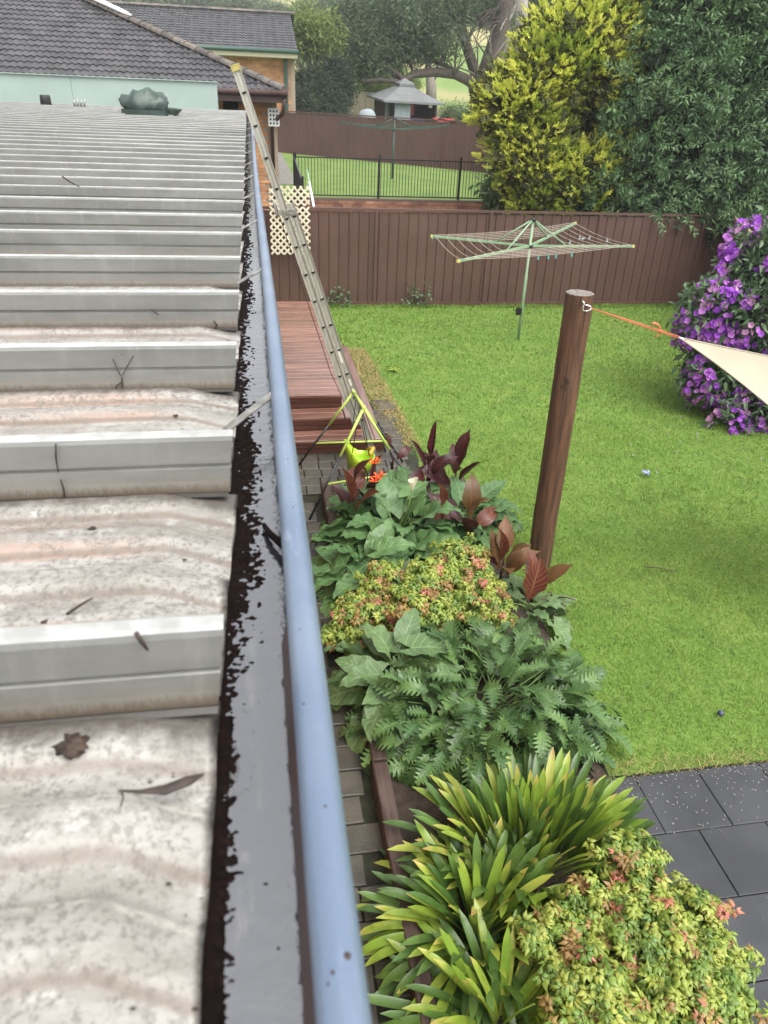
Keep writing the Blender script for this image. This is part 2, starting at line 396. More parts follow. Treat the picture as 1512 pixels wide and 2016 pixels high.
# old zinc roofing: grey sheet, cream and rust-pink pans, black mould along the laps
def mk_roof(name, pan):
    m = Mat(name); u, v = m.uv()          # u = metres along the sheet, v = metres behind the rib's foot
    if pan:
        c = m.mix(m.ramp(m.noise(7, 6, .65, stretch=(.6, 2.5, 1)), .35, .65), (.37, .358, .330), (.25, .235, .208))
        sp = m.n('SeparateXYZ'); m.l(m.pos(), sp.inputs[0])
        pk = m.ramp(m.noise(2.2, 4, .6, stretch=(.35, 9, 1)), .50, .62)
        pk = m.math('MULTIPLY', pk, m.math('MULTIPLY', m.ramp(sp.outputs[1], .45, .56), m.math('SUBTRACT', 1, m.ramp(sp.outputs[0], -.22, -.10))))
        c = m.mix(m.math('MULTIPLY', pk, .6), c, (.33, .205, .15))
        far = m.ramp(sp.outputs[1], .95, 2.6)
        c = m.mix(m.math('MULTIPLY', far, .85), c, m.mix(m.ramp(m.noise(4, 5), .35, .7), (.30, .29, .265), (.21, .20, .18)))
        sw = m.ramp(m.noise(24, 7, .7), .56, .66); c = m.mix(m.math('MULTIPLY', sw, .55), c, (.50, .49, .46))
        d = m.ramp(m.noise(30, 8, .75, stretch=(.8, 1.5, 1)), .60, .72)
        big = m.ramp(m.noise(3.2, 3), .42, .62); d = m.math('MULTIPLY', d, big)
        # brown line on the near side of every flute, pale line on the far side, fine speckle
        for vc in (.283, .198, .113, .033):
            ln = m.math('SUBTRACT', 1, m.ramp(m.math('ABSOLUTE', m.math('SUBTRACT', v, vc+.026)), .001, .007))
            c = m.mix(m.math('MULTIPLY', ln, m.math('ADD', .25, m.math('MULTIPLY', m.noise(9, 4, stretch=(.5, 1, 1)), .6))), c, (.13, .09, .065))
            l2 = m.math('SUBTRACT', 1, m.ramp(m.math('ABSOLUTE', m.math('SUBTRACT', v, vc-.020)), .001, .006))
            c = m.mix(m.math('MULTIPLY', l2, .5), c, (.55, .52, .46))
        spk = m.math('MULTIPLY', m.ramp(m.noise(130, 6, .8), .48, .60), m.ramp(m.noise(8, 4, .6), .36, .56))
        c = m.mix(m.math('MULTIPLY', spk, .72), c, (.12, .105, .09))
        gz_ = m.ramp(m.noise(45, 6, .75), .50, .64); c = m.mix(m.math('MULTIPLY', gz_, .5), c, (.17, .155, .14))
        # mould below each rib's foot
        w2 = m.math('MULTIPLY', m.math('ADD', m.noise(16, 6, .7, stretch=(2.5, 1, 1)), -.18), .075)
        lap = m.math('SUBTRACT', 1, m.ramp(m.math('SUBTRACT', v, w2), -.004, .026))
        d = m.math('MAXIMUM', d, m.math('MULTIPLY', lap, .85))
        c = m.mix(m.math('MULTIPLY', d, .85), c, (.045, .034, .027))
        m.col(c); m.bump(m.noise(70, 6, .7), .003, .6); MATS[name] = m.fin(.48, .1, .45)
    else:
        c = m.mix(m.ramp(m.noise(5, 6, .6, stretch=(.8, 1, 3)), .3, .7), (.25, .25, .235), (.185, .185, .172))
        st = m.ramp(m.noise(40, 5, .7, stretch=(1, 1, .15)), .5, .75); c = m.mix(m.math('MULTIPLY', st, .25), c, (.36, .36, .34))
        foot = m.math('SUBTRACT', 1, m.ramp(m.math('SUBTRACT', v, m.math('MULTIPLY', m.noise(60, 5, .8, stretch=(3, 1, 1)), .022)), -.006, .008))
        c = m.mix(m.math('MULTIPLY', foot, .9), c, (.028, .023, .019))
        warm = m.math('MULTIPLY', m.ramp(v, .003, .006), m.math('SUBTRACT', 1, m.ramp(v, .010, .035))); c = m.mix(m.math('MULTIPLY', warm, .35), c, (.30, .235, .16))
        spk = m.ramp(m.noise(90, 3), .74, .78); c = m.mix(m.math('MULTIPLY', spk, .8), c, (.06, .05, .045))
        m.col(c); m.bump(m.noise(120, 5, .7), .001, .3); MATS[name] = m.fin(.34, .35, .5)
simple('zinc_top_glint', (.46, .46, .45), (.33, .33, .31), 30, .35, metal=.2); mk_roof('zinc_pan', True); mk_roof('zinc_face', False)  # rib tops get a paler zinc: the sky's glint painted into the colour
# ------------------------------------------------------------------ setting: the ground
def sheet(name, pts, z, mat, label=None, sub=None):
    mb = MB(); mb.face([mb.vert((x, y, z), (x, y)) for x, y in pts]); return struct(mb.build(name, mat), label)
# whole terrain: our yard is flat, the neighbours' ground lies higher, a grassed hill rises behind
def terr(x, y):
    if y < 44: return -.03
    return 1.25+.02*(y-44)+max(0, y-52)*.105+max(0, y-80)*.05+max(0, x-8)*.03*min(1, (y-44)/20)+.8*fbm(x, y, 0, .03)*min(1, (y-44)/20)
mb = MB()
ys = [-20, -5, 0, 10, 20, 30, 43.9]+[44+i*4 for i in range(20)]+[130+i*15 for i in range(18)]
xs = [-300, -200, -140, -100, -70]+[-50+i*5 for i in range(27)]+[90, 110, 150, 200, 260, 340]
mb.grid([[(x, y, terr(x, y) if y < 200 else terr(x, 200)+(y-200)*.02) for x in xs] for y in ys])
struct(mb.build('terrain', 'hill_turf'), 'grassy ground and the pale green hill rising behind the yards')
sheet('lawn', [(2.02, 3.05), (9.6, 3.05), (9.6, 10.3), (10.05, 15.42), (1.3, 15.42), (1.5, 12.1), (1.55, 10), (1.68, 8.4), (1.75, 7.1)], 0, 'lawn_soil', 'green mown lawn of the near yard')
mb = MB(); mb.box((4.9, 33, .72), (17, 24.2, 1.46)); struct(mb.build('neighbour_lawn', 'turf_far'), 'raised lawn behind the black pool fence')
mb = MB(); mb.box((1.05, 31.6, 1.456), (.62, 15, .02)); struct(mb.build('concrete_path', 'concrete'), 'grey concrete path beside the neighbours brick house')
mb = MB(); mb.box((4.9, 18.15, -.01), (30, 5.4, .02)); struct(mb.build('yard_ground', 'soil'), 'bare ground between the boundary fence and the retaining wall')
# garden bed soil
sheet('garden_bed', [(.6, 1.0), (2.02, 1.0), (2.06, 2.9), (2.1, 3.3), (2.2, 4.6), (2.1, 6.4), (1.8, 7.0), (.6, 7.05)], .09, 'soil', 'dark soil of the planted bed')
# grass blades: real blades, denser close by
def blades(name, regions, mat, label):
    V, UVa, R = [], [], []
    for (poly, dens, h, wd, lean) in regions:
        P = np.array(poly); lo, hi = P.min(0), P.max(0); n = int((hi-lo).prod()*dens)
        q = rs.rand(n, 2)*(hi-lo)+lo; inside = np.zeros(n, bool); j = len(P)-1
        for i in range(len(P)):
            c = ((P[i, 1] > q[:, 1]) != (P[j, 1] > q[:, 1])) & (q[:, 0] < (P[j, 0]-P[i, 0])*(q[:, 1]-P[i, 1])/(P[j, 1]-P[i, 1]+1e-12)+P[i, 0]); inside ^= c; j = i
        q = q[inside]; n = len(q)
        a = rs.rand(n)*2*PI; L = h*(.55+.9*rs.rand(n)); ww = wd*(.7+.6*rs.rand(n)); b = a+rs.randn(n)*.9; ln = lean*(.3+rs.rand(n))
        # patches of longer and shorter turf
        pt = np.sin(q[:, 0]*2.1+np.sin(q[:, 1]*1.3)*2)*np.sin(q[:, 1]*1.9+q[:, 0]); L = L*(1+.22*pt)
        dx, dy = np.cos(a)*ww/2, np.sin(a)*ww/2; ex, ey = np.cos(b)*L*ln, np.sin(b)*L*ln
        z0 = np.zeros(n)
        pts = [np.stack([q[:, 0]-dx, q[:, 1]-dy, z0], 1), np.stack([q[:, 0]+dx, q[:, 1]+dy, z0], 1),
               np.stack([q[:, 0]+dx*.7+ex*.35, q[:, 1]+dy*.7+ey*.35, L*.6], 1), np.stack([q[:, 0]-dx*.7+ex*.35, q[:, 1]-dy*.7+ey*.35, L*.6], 1),
               np.stack([q[:, 0]+ex, q[:, 1]+ey, L*(.95-.35*ln)], 1)]
        V.append(np.stack(pts, 1).reshape(-1, 3)); R.append(rs.rand(n))
    V = np.concatenate(V); R = np.concatenate(R); n = len(R)
    base = (np.arange(n)*5)[:, None]; loops = (base+np.array([0, 1, 2, 3, 3, 2, 4])[None]).ravel(); tot = np.tile([4, 3], n)
    o = link(name, rawmesh(name, V, loops, tot, None, np.zeros(2*n, int), np.ones(2*n, bool), mat, np.repeat(R, 2)))
    o['kind'] = 'stuff'; tag(o, label, 'grass'); return o
def mk_grass():
    m = Mat('grass_blade'); r = m.n('Attribute', attribute_name='rnd').outputs['Fac']
    c = m.mix(r, (.112, .232, .026), (.225, .375, .056))
    c = m.mix(m.ramp(m.noise(.9, 4, .6), .35, .68), c, m.mix(r, (.140, .252, .030), (.26, .375, .065)))
    c = m.mix(m.math('MULTIPLY', m.ramp(m.noise(.45, 5, .7), .50, .66), .5), c, m.mix(r, (.16, .24, .035), (.30, .38, .08)))
    c = m.mix(m.math('MULTIPLY', m.ramp(m.noise(2.6, 4, .7), .50, .66), .6), c, (.075, .150, .020))
    c = m.mix(m.math('MULTIPLY', m.ramp(r, .93, .95), .8), c, (.40, .34, .15))
    m.col(c); m.leafy(.3); MATS['grass_blade'] = m.fin(.45, 0, .4)
mk_grass()
simple('grass_dry', (.46, .33, .15), (.28, .26, .09), 12, .7, rnd=.3, trans=.2)
blades('grass', [([(1.95, 3.04), (5.5, 3.04), (5.5, 6), (2.12, 6)], 6500, .034, .0042, 1.3),
                 ([(2.2, 6), (6.3, 6), (7.9, 9), (1.6, 9)], 3000, .036, .006, 1.2),
                 ([(1.6, 9), (8.8, 9), (9.2, 11.5), (1.45, 11.5)], 1500, .038, .009, 1.1),
                 ([(1.35, 11.5), (9.3, 11.5), (10.0, 15.4), (1.25, 15.4)], 900, .040, .012, 1.1),
                 ([(5.5, 3.04), (9.2, 3.04), (9.2, 9), (7.9, 9), (5.5, 6)], 500, .036, .010, 1.2),
                 ([(1.3, 15.2), (9.9, 15.2), (9.95, 15.4), (1.3, 15.4)], 2500, .07, .008, .8)], 'grass_blade', 'short green lawn grass of the near yard')
blades('dry_grass', [([(1.60, 8.3), (1.95, 8.3), (1.78, 12.4), (1.45, 12.4)], 3200, .06, .008, 1.8),
                     ([(2.06, 2.96), (4.2, 2.95), (4.2, 3.14), (2.06, 3.16)], 2600, .050, .004, 1.9)], 'grass_dry', 'straw coloured clippings along the lawn edge')
# ------------------------------------------------------------------ dark pavers beside the house and before the deck
pv = struct(sheet('paved_path', [(-.6, 1.0), (.6, 1.0), (.6, 7.05), (1.72, 7.3), (1.85, 8.0), (1.8, 9.9), (1.4, 9.9), (1.4, 8.2), (-.6, 8.2)], .004, 'paver_gap'), 'small dark grey pavers beside the garden bed')
def slab_proto(w, d, h, bev=.006):
    mb = MB(); b = bev
    top = [mb.vert((x*(w/2-b), y*(d/2-b), h)) for x, y in ((-1,-1),(1,-1),(1,1),(-1,1))]
    mid = [mb.vert((x*w/2, y*d/2, h-b)) for x, y in ((-1,-1),(1,-1),(1,1),(-1,1))]
    bot = [mb.vert((x*w/2, y*d/2, 0)) for x, y in ((-1,-1),(1,-1),(1,1),(-1,1))]
    mb.face(top)
    for i in range(4):
        j = (i+1) % 4; mb.face([mid[i], mid[j], top[j], top[i]]); mb.face([bot[i], bot[j], mid[j], mid[i]])
    return mb.proto()
pp = [slab_proto(a, .190, .03) for a in (.152, .192, .232)]
Ms = []; y = 1.2; k = 0
while y < 9.8:
    x = -.12-random.random()*.15; k += 1
    while x < 1.9:
        i = random.choice((0, 1, 1, 2)); ww = (.16, .20, .24)[i]; xc = x+ww/2; x += ww
        ok = (y < 7.0 and xc < .52) or (7.1 < y < 8.12 and xc < 1.62+.12*(y-7)) or (8.1 <= y and 1.52 < xc < 1.72)
        a_ = random.uniform(-.02, .02)
        if ok: Ms.append((i, TM((xc, y, .005+random.uniform(-.003, .004)), np.array((math.cos(a_), math.sin(a_), 0)), np.array((-math.sin(a_), math.cos(a_), 0)), np.array((0, 0, 1)))))
    y += .20
pieces('paver', pp, Ms, 'paver', pv, 300)
# ------------------------------------------------------------------ black tiles at the lower right
bt = sheet('tiled_patio', [(2.04, .6), (4.4, .6), (4.4, 3.06), (2.04, 3.06)], .006, 'tile_gap', 'patio of large black tiles laid in offset rows')
tp = slab_proto(.436, .424, .03, .004); Ms = []
for r in range(-3, 1):
    y0 = 2.59+.43*r+.215
    for c in range(-2, 6):
        x0 = (2.26 if r % 2 == 0 else 2.47)+.44*c+.22
        if x0 < 2.0: continue
        Ms.append(TM((x0, y0, .006+random.uniform(-.0015, .0015))))
# the first tile of each row is cut where it meets the concrete edge
pieces('tile', tp, Ms, 'black_tile', bt, 300)
mb = MB(); mb.box((1.99, 2.0, .02), (.09, 2.6, .05)); struct(mb.build('concrete_kerb', 'concrete'), 'narrow pale concrete kerb between the bed and the black tiles')
# ------------------------------------------------------------------ timber edging of the bed
t = thing('garden_edging', 'weathered timber sleepers edging the planted bed along the pavers', 'edging', (.62, 4, 0))
sp_ = slab_proto(.095, 1.9, .20, .008)
pieces('sleeper', sp_, [TM((.62+.004*i, 1.3+.95+1.92*i, 0)) for i in range(3)], 'sleeper', t)
sp_ = slab_proto(1.5, .095, .17, .008); pieces('sleeper', sp_, [TM((1.42, 7.06, 0))], 'sleeper', t)
# ------------------------------------------------------------------ our roof and gutter (seen from a ladder at its edge)
TOPZ, PANZ = CAMZ-.39, CAMZ-.472
def rise(y): return .012*max(0, y-5)
RIBS = [.50+.403*k for k in range(-1, 37)]; ROOF_END = 14.9
roof = thing('metal_roof', 'old pale zinc deck roof with tall ribs and rust stained pans', 'roof', (-2, 5, PANZ))
def xend(y, s=0):
    if y < .5175: return -.0545+.004*max(0, min(.2, y-.25))/.2+.0012*mnoise.noise(Vector((0, y*14, 5)))
    return -.050+.0105*max(0, min(1, s/.385))**1.6+.0016*mnoise.noise(Vector((0, y*9, 5)))
# rib: one part each
def rib_part(y0):
    prof = [(-.010, 0), (-.004, .003), (-.0015, .020), (.0, .0375), (.0035, .0395), (.0035, .0425), (-.001, .0445), (.0, .076), (.002, .0815), (.007, .083), (.021, .083), (.025, .0805), (.026, .045), (.027, 0)]
    mb = MB(); xe = xend(y0)
    near = y0 < 2.2
    xs = [-4.9, -3.5, -2.5, -1.8, -1.3]+list(np.linspace(-1.0, -.12, 12 if near else 5))+[-.09, -.07, xe]
    P = []
    for x in xs:
        row = []
        for j, (dy, dz) in enumerate(prof):
            k = .0022*mnoise.noise(Vector((x*3, y0*7, j*.15)))+.001*mnoise.noise(Vector((x*11, y0*7, j*.3)))
            row.append((x+(.010*dz/.083 if x == xs[-1] else 0), y0+dy+k, PANZ+dz+rise(y0)))
        P.append(row)
    mb.grid(P, 0, False, lambda i, j: (xs[i], prof[j][1]))
    nc_ = len(prof)-1
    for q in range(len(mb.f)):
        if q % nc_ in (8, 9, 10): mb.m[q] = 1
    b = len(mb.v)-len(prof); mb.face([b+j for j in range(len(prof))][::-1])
    return mb.build('rib', ['zinc_face', 'zinc_top_glint'], roof)
def pan_part(y0, y1, first):
    d = y1-y0; n = 46 if y0 < 2.0 else 16
    ss = np.linspace(.0, d-.004, n)
    def flute(s):
        z = 0
        for c in (.10, .185, .27, .35):
            a = abs(s-c)
            z += .0120*max(0, min(1, (.026-a)/.009)) if c < d-.03 else 0
        return z
    xs = [-4.9, -3.4, -2.4, -1.7, -1.2, -.9, -.7, -.55, -.45, -.38, -.32, -.27, -.23, -.2, -.18]+list(np.linspace(-.165, 0, 12)) if y0 < 2 else [-4.9, -2.5, -1.2, -.6, -.3, -.2, -.15, -.11, -.08, -.06, 0]
    P = []
    for x in xs:
        row = []
        for s in ss:
            y = y0+.020+s; e = xend(y, s)+.001; xx = min(x, e) if x < 0 else e
            q = max(0, (xx+.120+.03*s)/.075)                     # the pan is dressed down into the gutter
            dz = -.0085*q**1.15
            tail = min(1, max(0, (-.10-xx)/.05+.35))
            ys_ = y-.028*max(0, (xx+.12)/.07)*(1 if y0 < 3 else .4)*math.sin(PI*min(1, s/d))  # flutes bend towards the camera at the lip
            k = .0028*mnoise.noise(Vector((xx*4, y*6, 1)))+.0012*mnoise.noise(Vector((xx*13, y*15, 3)))
            row.append((xx, ys_, PANZ+flute(s)*(0.55+.45*tail)+dz+k+rise(y0)))
        P.append(row)
    mb = MB(); mb.grid(P, 0, True, lambda i, j: (xs[i], d-.02-ss[j]))
    # lip thickness
    top = P[-1]; low = [(p[0]-.0005, p[1], p[2]-.0035) for p in top]; mb.grid([top, low], 0, False, lambda i, j: (0, .2))
    return mb.build('pan', ['zinc_pan'], roof)
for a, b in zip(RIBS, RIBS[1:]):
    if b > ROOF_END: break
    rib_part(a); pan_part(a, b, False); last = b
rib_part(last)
# --- gutter: brown channel, faded blue rolled front bead, straps
gut = thing('roof_gutter', 'brown box gutter full of rain water with a faded blue rounded front rail', 'gutter', (0, 5, 3.2))
def along(f, ys): return [f(y) for y in ys]
gy = [-.6, 0, .5, 1, 1.5, 2, 3, 4, 5, 6, 7, 8, 9, 10, 11, 12, 13, 14, 14.95]
bx = lambda y: .0275+.0022*math.sin(y*.9)-.0012*min(y, 4)*.5+(.0035*max(0, y-4)**.5)*.5
prof = [(-.125, .048), (-.125, .0), (-.118, -.006), (.020, -.006), (.0275, .0), (.0275, .115)]
mb = MB(); mb.grid([[(x+(bx(y)-.0275 if x > 0 else 0), y, 3.262+z+rise(y)) for x, z in prof] for y in gy], 0, False); 
mb.grid([[(x+(bx(y)-.0275)+.0015, y, 3.262+z+rise(y)) for x, z in ((.0275, .115), (.0275, -.008), (-.126, -.008), (-.1265, .048))] for y in gy], 0, False)
mb.build('channel', 'gutter_brown', gut)
mb = MB(); yy = sorted(set(list(np.linspace(-.5, 3, 40))+list(np.linspace(3, 14.95, 40))))
mb.tube([(bx(y)+.0006*mnoise.noise(Vector((y*5, 0, 0))), y, CAMZ-.428+rise(y)) for y in yy], .0148, 20); mb.build('front_bead', 'gutter_blue', gut)
for px, py, r in ((683, 1883, .0022), (655, 1916, .0013), (646, 1936, .0010), (640, 1590, .0011), (598, 1385, .0012), (577, 1000, .0011), (566, 906, .0010), (560, 855, .0009), (590, 1240, .0009)):
    q = Vector(onz(px, py, CAMZ-.4145)); mb = MB(); mb.ball((q.x, q.y, CAMZ-.428+math.sqrt(max(0, .0148**2-(q.x-bx(q.y))**2))), (r, r*1.1, r*.35), 8, 4, nz=.6); mb.build('rust_spot', 'litter_brown', gut)
# inner lip of the bead, broken into two lengths as in a patched gutter
for y0, y1 in ((-.5, .575), (.60, 3.0), (3.02, 7.0), (7.02, 14.9)):
    mb = MB(); n = max(2, int((y1-y0)*6))
    ys_ = np.linspace(y0, y1, n); mb.grid([[(bx(y)-.0125, y, CAMZ-.428+rise(y)-.002), (bx(y)-(.0205 if y < .58 else .0125)-.001*mnoise.noise(Vector((y*7, 1, 1))), y, CAMZ-.470+rise(y))] for y in ys_], 0, True)
    mb.grid([[(bx(y)-.0110, y, CAMZ-.428+rise(y)-.002), (bx(y)-(.0195 if y < .58 else .0115), y, CAMZ-.470+rise(y))] for y in ys_], 0, True)
    mb.build('inner_lip', 'gutter_brown', gut)
for y, dy in ((1.06, .10), (2.05, .10), (2.95, .12), (3.85, .12), (4.75, .12), (5.65, .12), (6.6, .12), (7.6, .12), (8.7, .12), (10, .12), (11.4, .12)):
    mb = MB(); z = CAMZ-.428+rise(y); mb.bar((-.055, y, z-.018), (bx(y)-.006, y+dy, z+.004), .014, .002); mb.build('strap', 'bracket_metal', gut)
mb = MB(); mb.tube([(-.005, .83, 3.318), (.002, .80, 3.322), (.012, .775, 3.325), (.024, .74, 3.33)], [.003, .0045, .005, .004], 6); 
o = rehome(mb.build('wet_twig', 'sludge'), (0, .79, 3.32)); tag(o, 'thick black bent twig lying in the gutter against the blue rail', 'twig')
# water standing in the gutter and the black leaf sludge breaking its surface; the near strip shapes gap shade
mb = MB(); mb.grid([[(x, y, 3.312+rise(y)*1.0) for x in (-.124, -.05, .0265+(bx(y)-.0275))] for y in gy], 0, True)
struct(mb.build('gutter_water', 'gutter_water'), 'grey sky-reflecting rain water standing in the gutter')
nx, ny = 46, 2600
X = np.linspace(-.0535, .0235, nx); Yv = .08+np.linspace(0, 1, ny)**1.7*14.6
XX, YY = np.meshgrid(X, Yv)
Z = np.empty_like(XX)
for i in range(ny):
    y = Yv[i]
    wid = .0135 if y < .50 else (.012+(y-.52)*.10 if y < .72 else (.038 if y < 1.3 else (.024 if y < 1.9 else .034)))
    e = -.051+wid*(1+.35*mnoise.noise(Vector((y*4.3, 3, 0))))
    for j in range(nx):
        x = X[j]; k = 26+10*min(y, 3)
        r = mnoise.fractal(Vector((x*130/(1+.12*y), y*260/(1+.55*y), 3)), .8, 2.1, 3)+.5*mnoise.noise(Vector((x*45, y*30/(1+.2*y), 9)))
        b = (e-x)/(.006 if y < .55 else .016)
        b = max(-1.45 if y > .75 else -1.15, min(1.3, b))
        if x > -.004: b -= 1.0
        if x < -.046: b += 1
        if y < .5 and x < e-.002: b += .9  # solid strip stands in for shade in the gap at the roof edge
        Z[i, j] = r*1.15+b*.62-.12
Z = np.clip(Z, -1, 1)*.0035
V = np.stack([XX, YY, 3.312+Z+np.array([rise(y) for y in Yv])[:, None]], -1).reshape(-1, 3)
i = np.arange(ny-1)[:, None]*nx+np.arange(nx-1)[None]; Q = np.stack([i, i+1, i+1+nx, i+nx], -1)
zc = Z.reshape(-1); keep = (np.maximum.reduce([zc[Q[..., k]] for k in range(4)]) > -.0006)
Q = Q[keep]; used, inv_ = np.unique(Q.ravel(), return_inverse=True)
o = link('sludge_gap_shade', rawmesh('sludge_gap_shade', V[used], inv_, np.full(len(Q), 4), None, np.zeros(len(Q), int), np.ones(len(Q), bool), 'sludge'))
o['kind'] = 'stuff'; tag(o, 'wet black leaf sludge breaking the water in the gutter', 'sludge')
# fascia and wall below (hidden by the gutter, real from elsewhere)
mb = MB(); mb.box((-.155, 7.2, 3.2), (.04, 15.2, .22)); mb.box((-.55, 7.2, 3.27), (.78, 15.2, .02)); struct(mb.build('eaves', 'fascia_brown'), 'brown fascia and soffit under our roof edge')
mb = MB(); mb.box((-1.1, 6.2, 1.63), (.24, 14.4, 3.26)); struct(mb.build('house_wall', 'brick_orange'), 'brick wall of the house under the zinc roof')
# --- things on the roof
def roofz(y): return PANZ+rise(y)
mb = MB()
P = []
for i in range(13):
    v = i/12; a = v*PI; row = []
    for j in range(33):
        t = 2*PI*(j % 32)/32; q = Vector((math.cos(t)*math.sin(a), math.sin(t)*math.sin(a), -math.cos(a)))
        k = 1+.22*mnoise.noise(q*1.7+Vector((4, 1, 2)))+.10*abs(mnoise.noise(q*4.2))+.05*mnoise.noise(q*9)
        z = max(q.z*k, -.62); row.append((q.x*.31*k+.03*mnoise.noise(q*7), q.y*.24*k, (z+.62)*.185+.05*mnoise.noise(q*4+Vector((7, 0, 0)))+.09*abs(mnoise.noise(q*3.1))-.03*abs(mnoise.noise(q*8))))
    P.append(row)
mb.grid(P, 0, True)
bag = thing('garden_bag', 'crumpled green plastic bag tied shut, lying on the far end of the zinc roof', 'bag', (-1.38, 11.9, roofz(11.9)+.06))
WMb = Matrix.Translation((-1.38, 11.9, roofz(11.9)+.05)); link('bag_body', mb.proto().mesh('bag_body', 'green_bag'), bag, WMb)
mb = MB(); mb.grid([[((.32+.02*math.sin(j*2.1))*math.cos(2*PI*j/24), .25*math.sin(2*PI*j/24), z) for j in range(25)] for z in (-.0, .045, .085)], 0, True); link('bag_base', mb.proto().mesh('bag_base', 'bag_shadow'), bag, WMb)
mb = MB()
for i in range(9):
    a = -.7+i*.2; L = .16+.05*random.random()
    mb.tube(bez((.10, 0, .19), (.11+.04*math.sin(a*3), .0, .23), (.13+math.sin(a)*L*.7, random.uniform(-.05, .05), .21+.06*math.cos(a)), 5), [.028, .022, .02, .026, .02, .006], 5, flat=.3)
for i in range(5): mb.tube(bez((.27, -.05, .10), (.33, -.1, .10), (.40+.02*i, -.1-.02*i, .02+.02*i), 4), [.05, .05, .045, .04, .02], 6, flat=.5)
link('bag_neck', mb.proto().mesh('bag_neck', 'green_bag'), bag, WMb)
vp = (-3.15, 14.0, roofz(14))
t = thing('roof_vent', 'short black rubber pipe vent standing on the far end of the zinc roof', 'vent', vp)
mb = MB(); mb.tube([vp, (vp[0], vp[1], vp[2]+.19), (vp[0], vp[1], vp[2]+.215)], [.088, .078, .07], 14); mb.build('pipe', 'rubber_black', t)
mb = MB(); mb.tube([(vp[0], vp[1], vp[2]-.01), (vp[0], vp[1], vp[2]+.02)], [.14, .10], 14); mb.build('flashing', 'grey_steel', t)
t = thing('garden_glove', 'small grey glove with fingers up, lying behind the black vent on the roof', 'glove', (-2.55, 13.6, roofz(13.6)))
b0 = Vector((-2.55, 13.6, roofz(13.6)+.04))
mb = MB(); mb.ball(b0, (.10, .06, .04), 8, 5); mb.build('palm', 'grey_steel', t)
for i in range(4):
    mb = MB(); mb.tube([b0+Vector((-.08+.045*i, 0, .02)), b0+Vector((-.10+.05*i, 0, .09)), b0+Vector((-.09+.055*i, -.01, .13+.015*(i % 2)))], [.02, .018, .012], 6); mb.build('finger', 'grey_steel', t)
p = thing('end_panel', 'long pale green sheet metal panel standing across the far end of the zinc roof', 'panel', (-2.5, 15, 3.5))
for i in range(4):
    x1 = -.52-2.4*i; mb = MB(); mb.box((x1-1.199, 15.0, 3.70), (2.396, .05, .46)); mb.build('sheet', 'panel_green', p)
mb = MB(); mb.box((-5.3, 14.985, 3.936), (9.6, .09, .014)); mb.build('capping', 'panel_green', p)
# litter on the roof: twigs, a long seed pod, crumbs of leaf
def on_roof(px, py, dz=.0):
    z = CAMZ-.39 if dz == 'top' else CAMZ-.468
    q = onz(px, py, z); return Vector((q[0], q[1], q[2]+rise(q[1])+(.010 if q[1] < .95 else .004)))
def twig(pts, r, label, mat='litter_dark', dz=0):
    P = [on_roof(*q) for q in pts]; mb = MB(); mb.tube(P, [r]*(len(P)-1)+[r*.5], 5); o = mb.build('twig', mat); rehome(o, P[0]); tag(o, label, 'twig', 'twigs lying on the zinc roof')
def face_twig(k, pts, r, label, mat='litter_dark'):
    """a wisp stuck on the upright face of rib k: photo points are met with that face"""
    yf = RIBS[k]-.006; P = [Vector(ony(px, py, yf-.001)) for px, py in pts]
    mb = MB(); mb.tube(P, [r]*(len(P)-1)+[r*.5], 5); o = mb.build('twig', mat); rehome(o, P[0]); tag(o, label, 'twig', 'twigs lying on the zinc roof')
face_twig(1, [(268, 1246), (280, 1264), (291, 1280)], .0022, 'thick straight black twig stuck on the nearest rib face')
twig([(135, 1225), (160, 1208), (185, 1193)], .0016, 'grey needle lying across the pan just behind the nearest rib', 'litter_brown')
face_twig(3, [(222, 707), (232, 728), (238, 741)], .0012, 'left arm of the forked black needle on the third rib')
face_twig(3, [(263, 700), (250, 722), (240, 741)], .0010, 'right arm of the forked black needle on the third rib')
face_twig(3, [(240, 743), (241, 765), (243, 787)], .0014, 'vertical black needle below the fork on the third rib')
face_twig(3, [(240, 752), (229, 760), (226, 779)], .0012, 'hooked black needle beside the fork on the third rib')
face_twig(2, [(110, 874), (110, 900), (115, 930)], .0013, 'vertical dark needle on the second rib face near its left end')
face_twig(2, [(120, 944), (126, 965), (128, 992)], .0013, 'curved dark needle low on the second rib face')
face_twig(4, [(298, 609), (305, 614), (312, 620)], .0016, 'short straight black twig on the fourth rib')
face_twig(4, [(421, 632), (427, 640), (424, 648)], .0018, 'S-shaped black twig near the gutter end of the fourth rib')
face_twig(4, [(170, 645), (177, 649)], .002, 'tiny black leaf curl at the middle of the fourth rib')
face_twig(8, [(122, 347), (138, 358), (157, 368)], .0032, 'long thin stick on a far rib of the zinc roof')
P = [on_roof(*q) for q in ((238, 1582), (280, 1584), (330, 1580), (375, 1562), (405, 1549))]
mb = MB(); mb.tube([p+Vector((0, 0, .004)) for p in P], [.0008, .002, .0052, .0050, .001], 8, flat=.45); mb.tube([P[0]+Vector((.002, 0, .003)), P[0]+Vector((.004, -.005, .002)), P[0]+Vector((.003, -.012, .001))], .0006, 4)
o = mb.build('seed_pod', 'litter_dark'); rehome(o, P[2]); tag(o, 'long curved black seed pod lying near the gutter on the nearest pan', 'seed pod')
mb = MB(); c = on_roof(143, 1481); mb.ball(c+Vector((0, 0, -.003)), (.0125, .012, .0042), 18, 8, nz=.7); mb.ball(c+Vector((.004, .002, -.001)), (.006, .005, .0045), 10, 5, nz=.8); mb.ball(c+Vector((-.006, -.001, -.002)), (.005, .004, .0045), 10, 5, nz=.8)
o = mb.build('moss_clump', 'litter_brown'); rehome(o, c); tag(o, 'round dark brown moss clump on the nearest pan of the roof', 'moss')
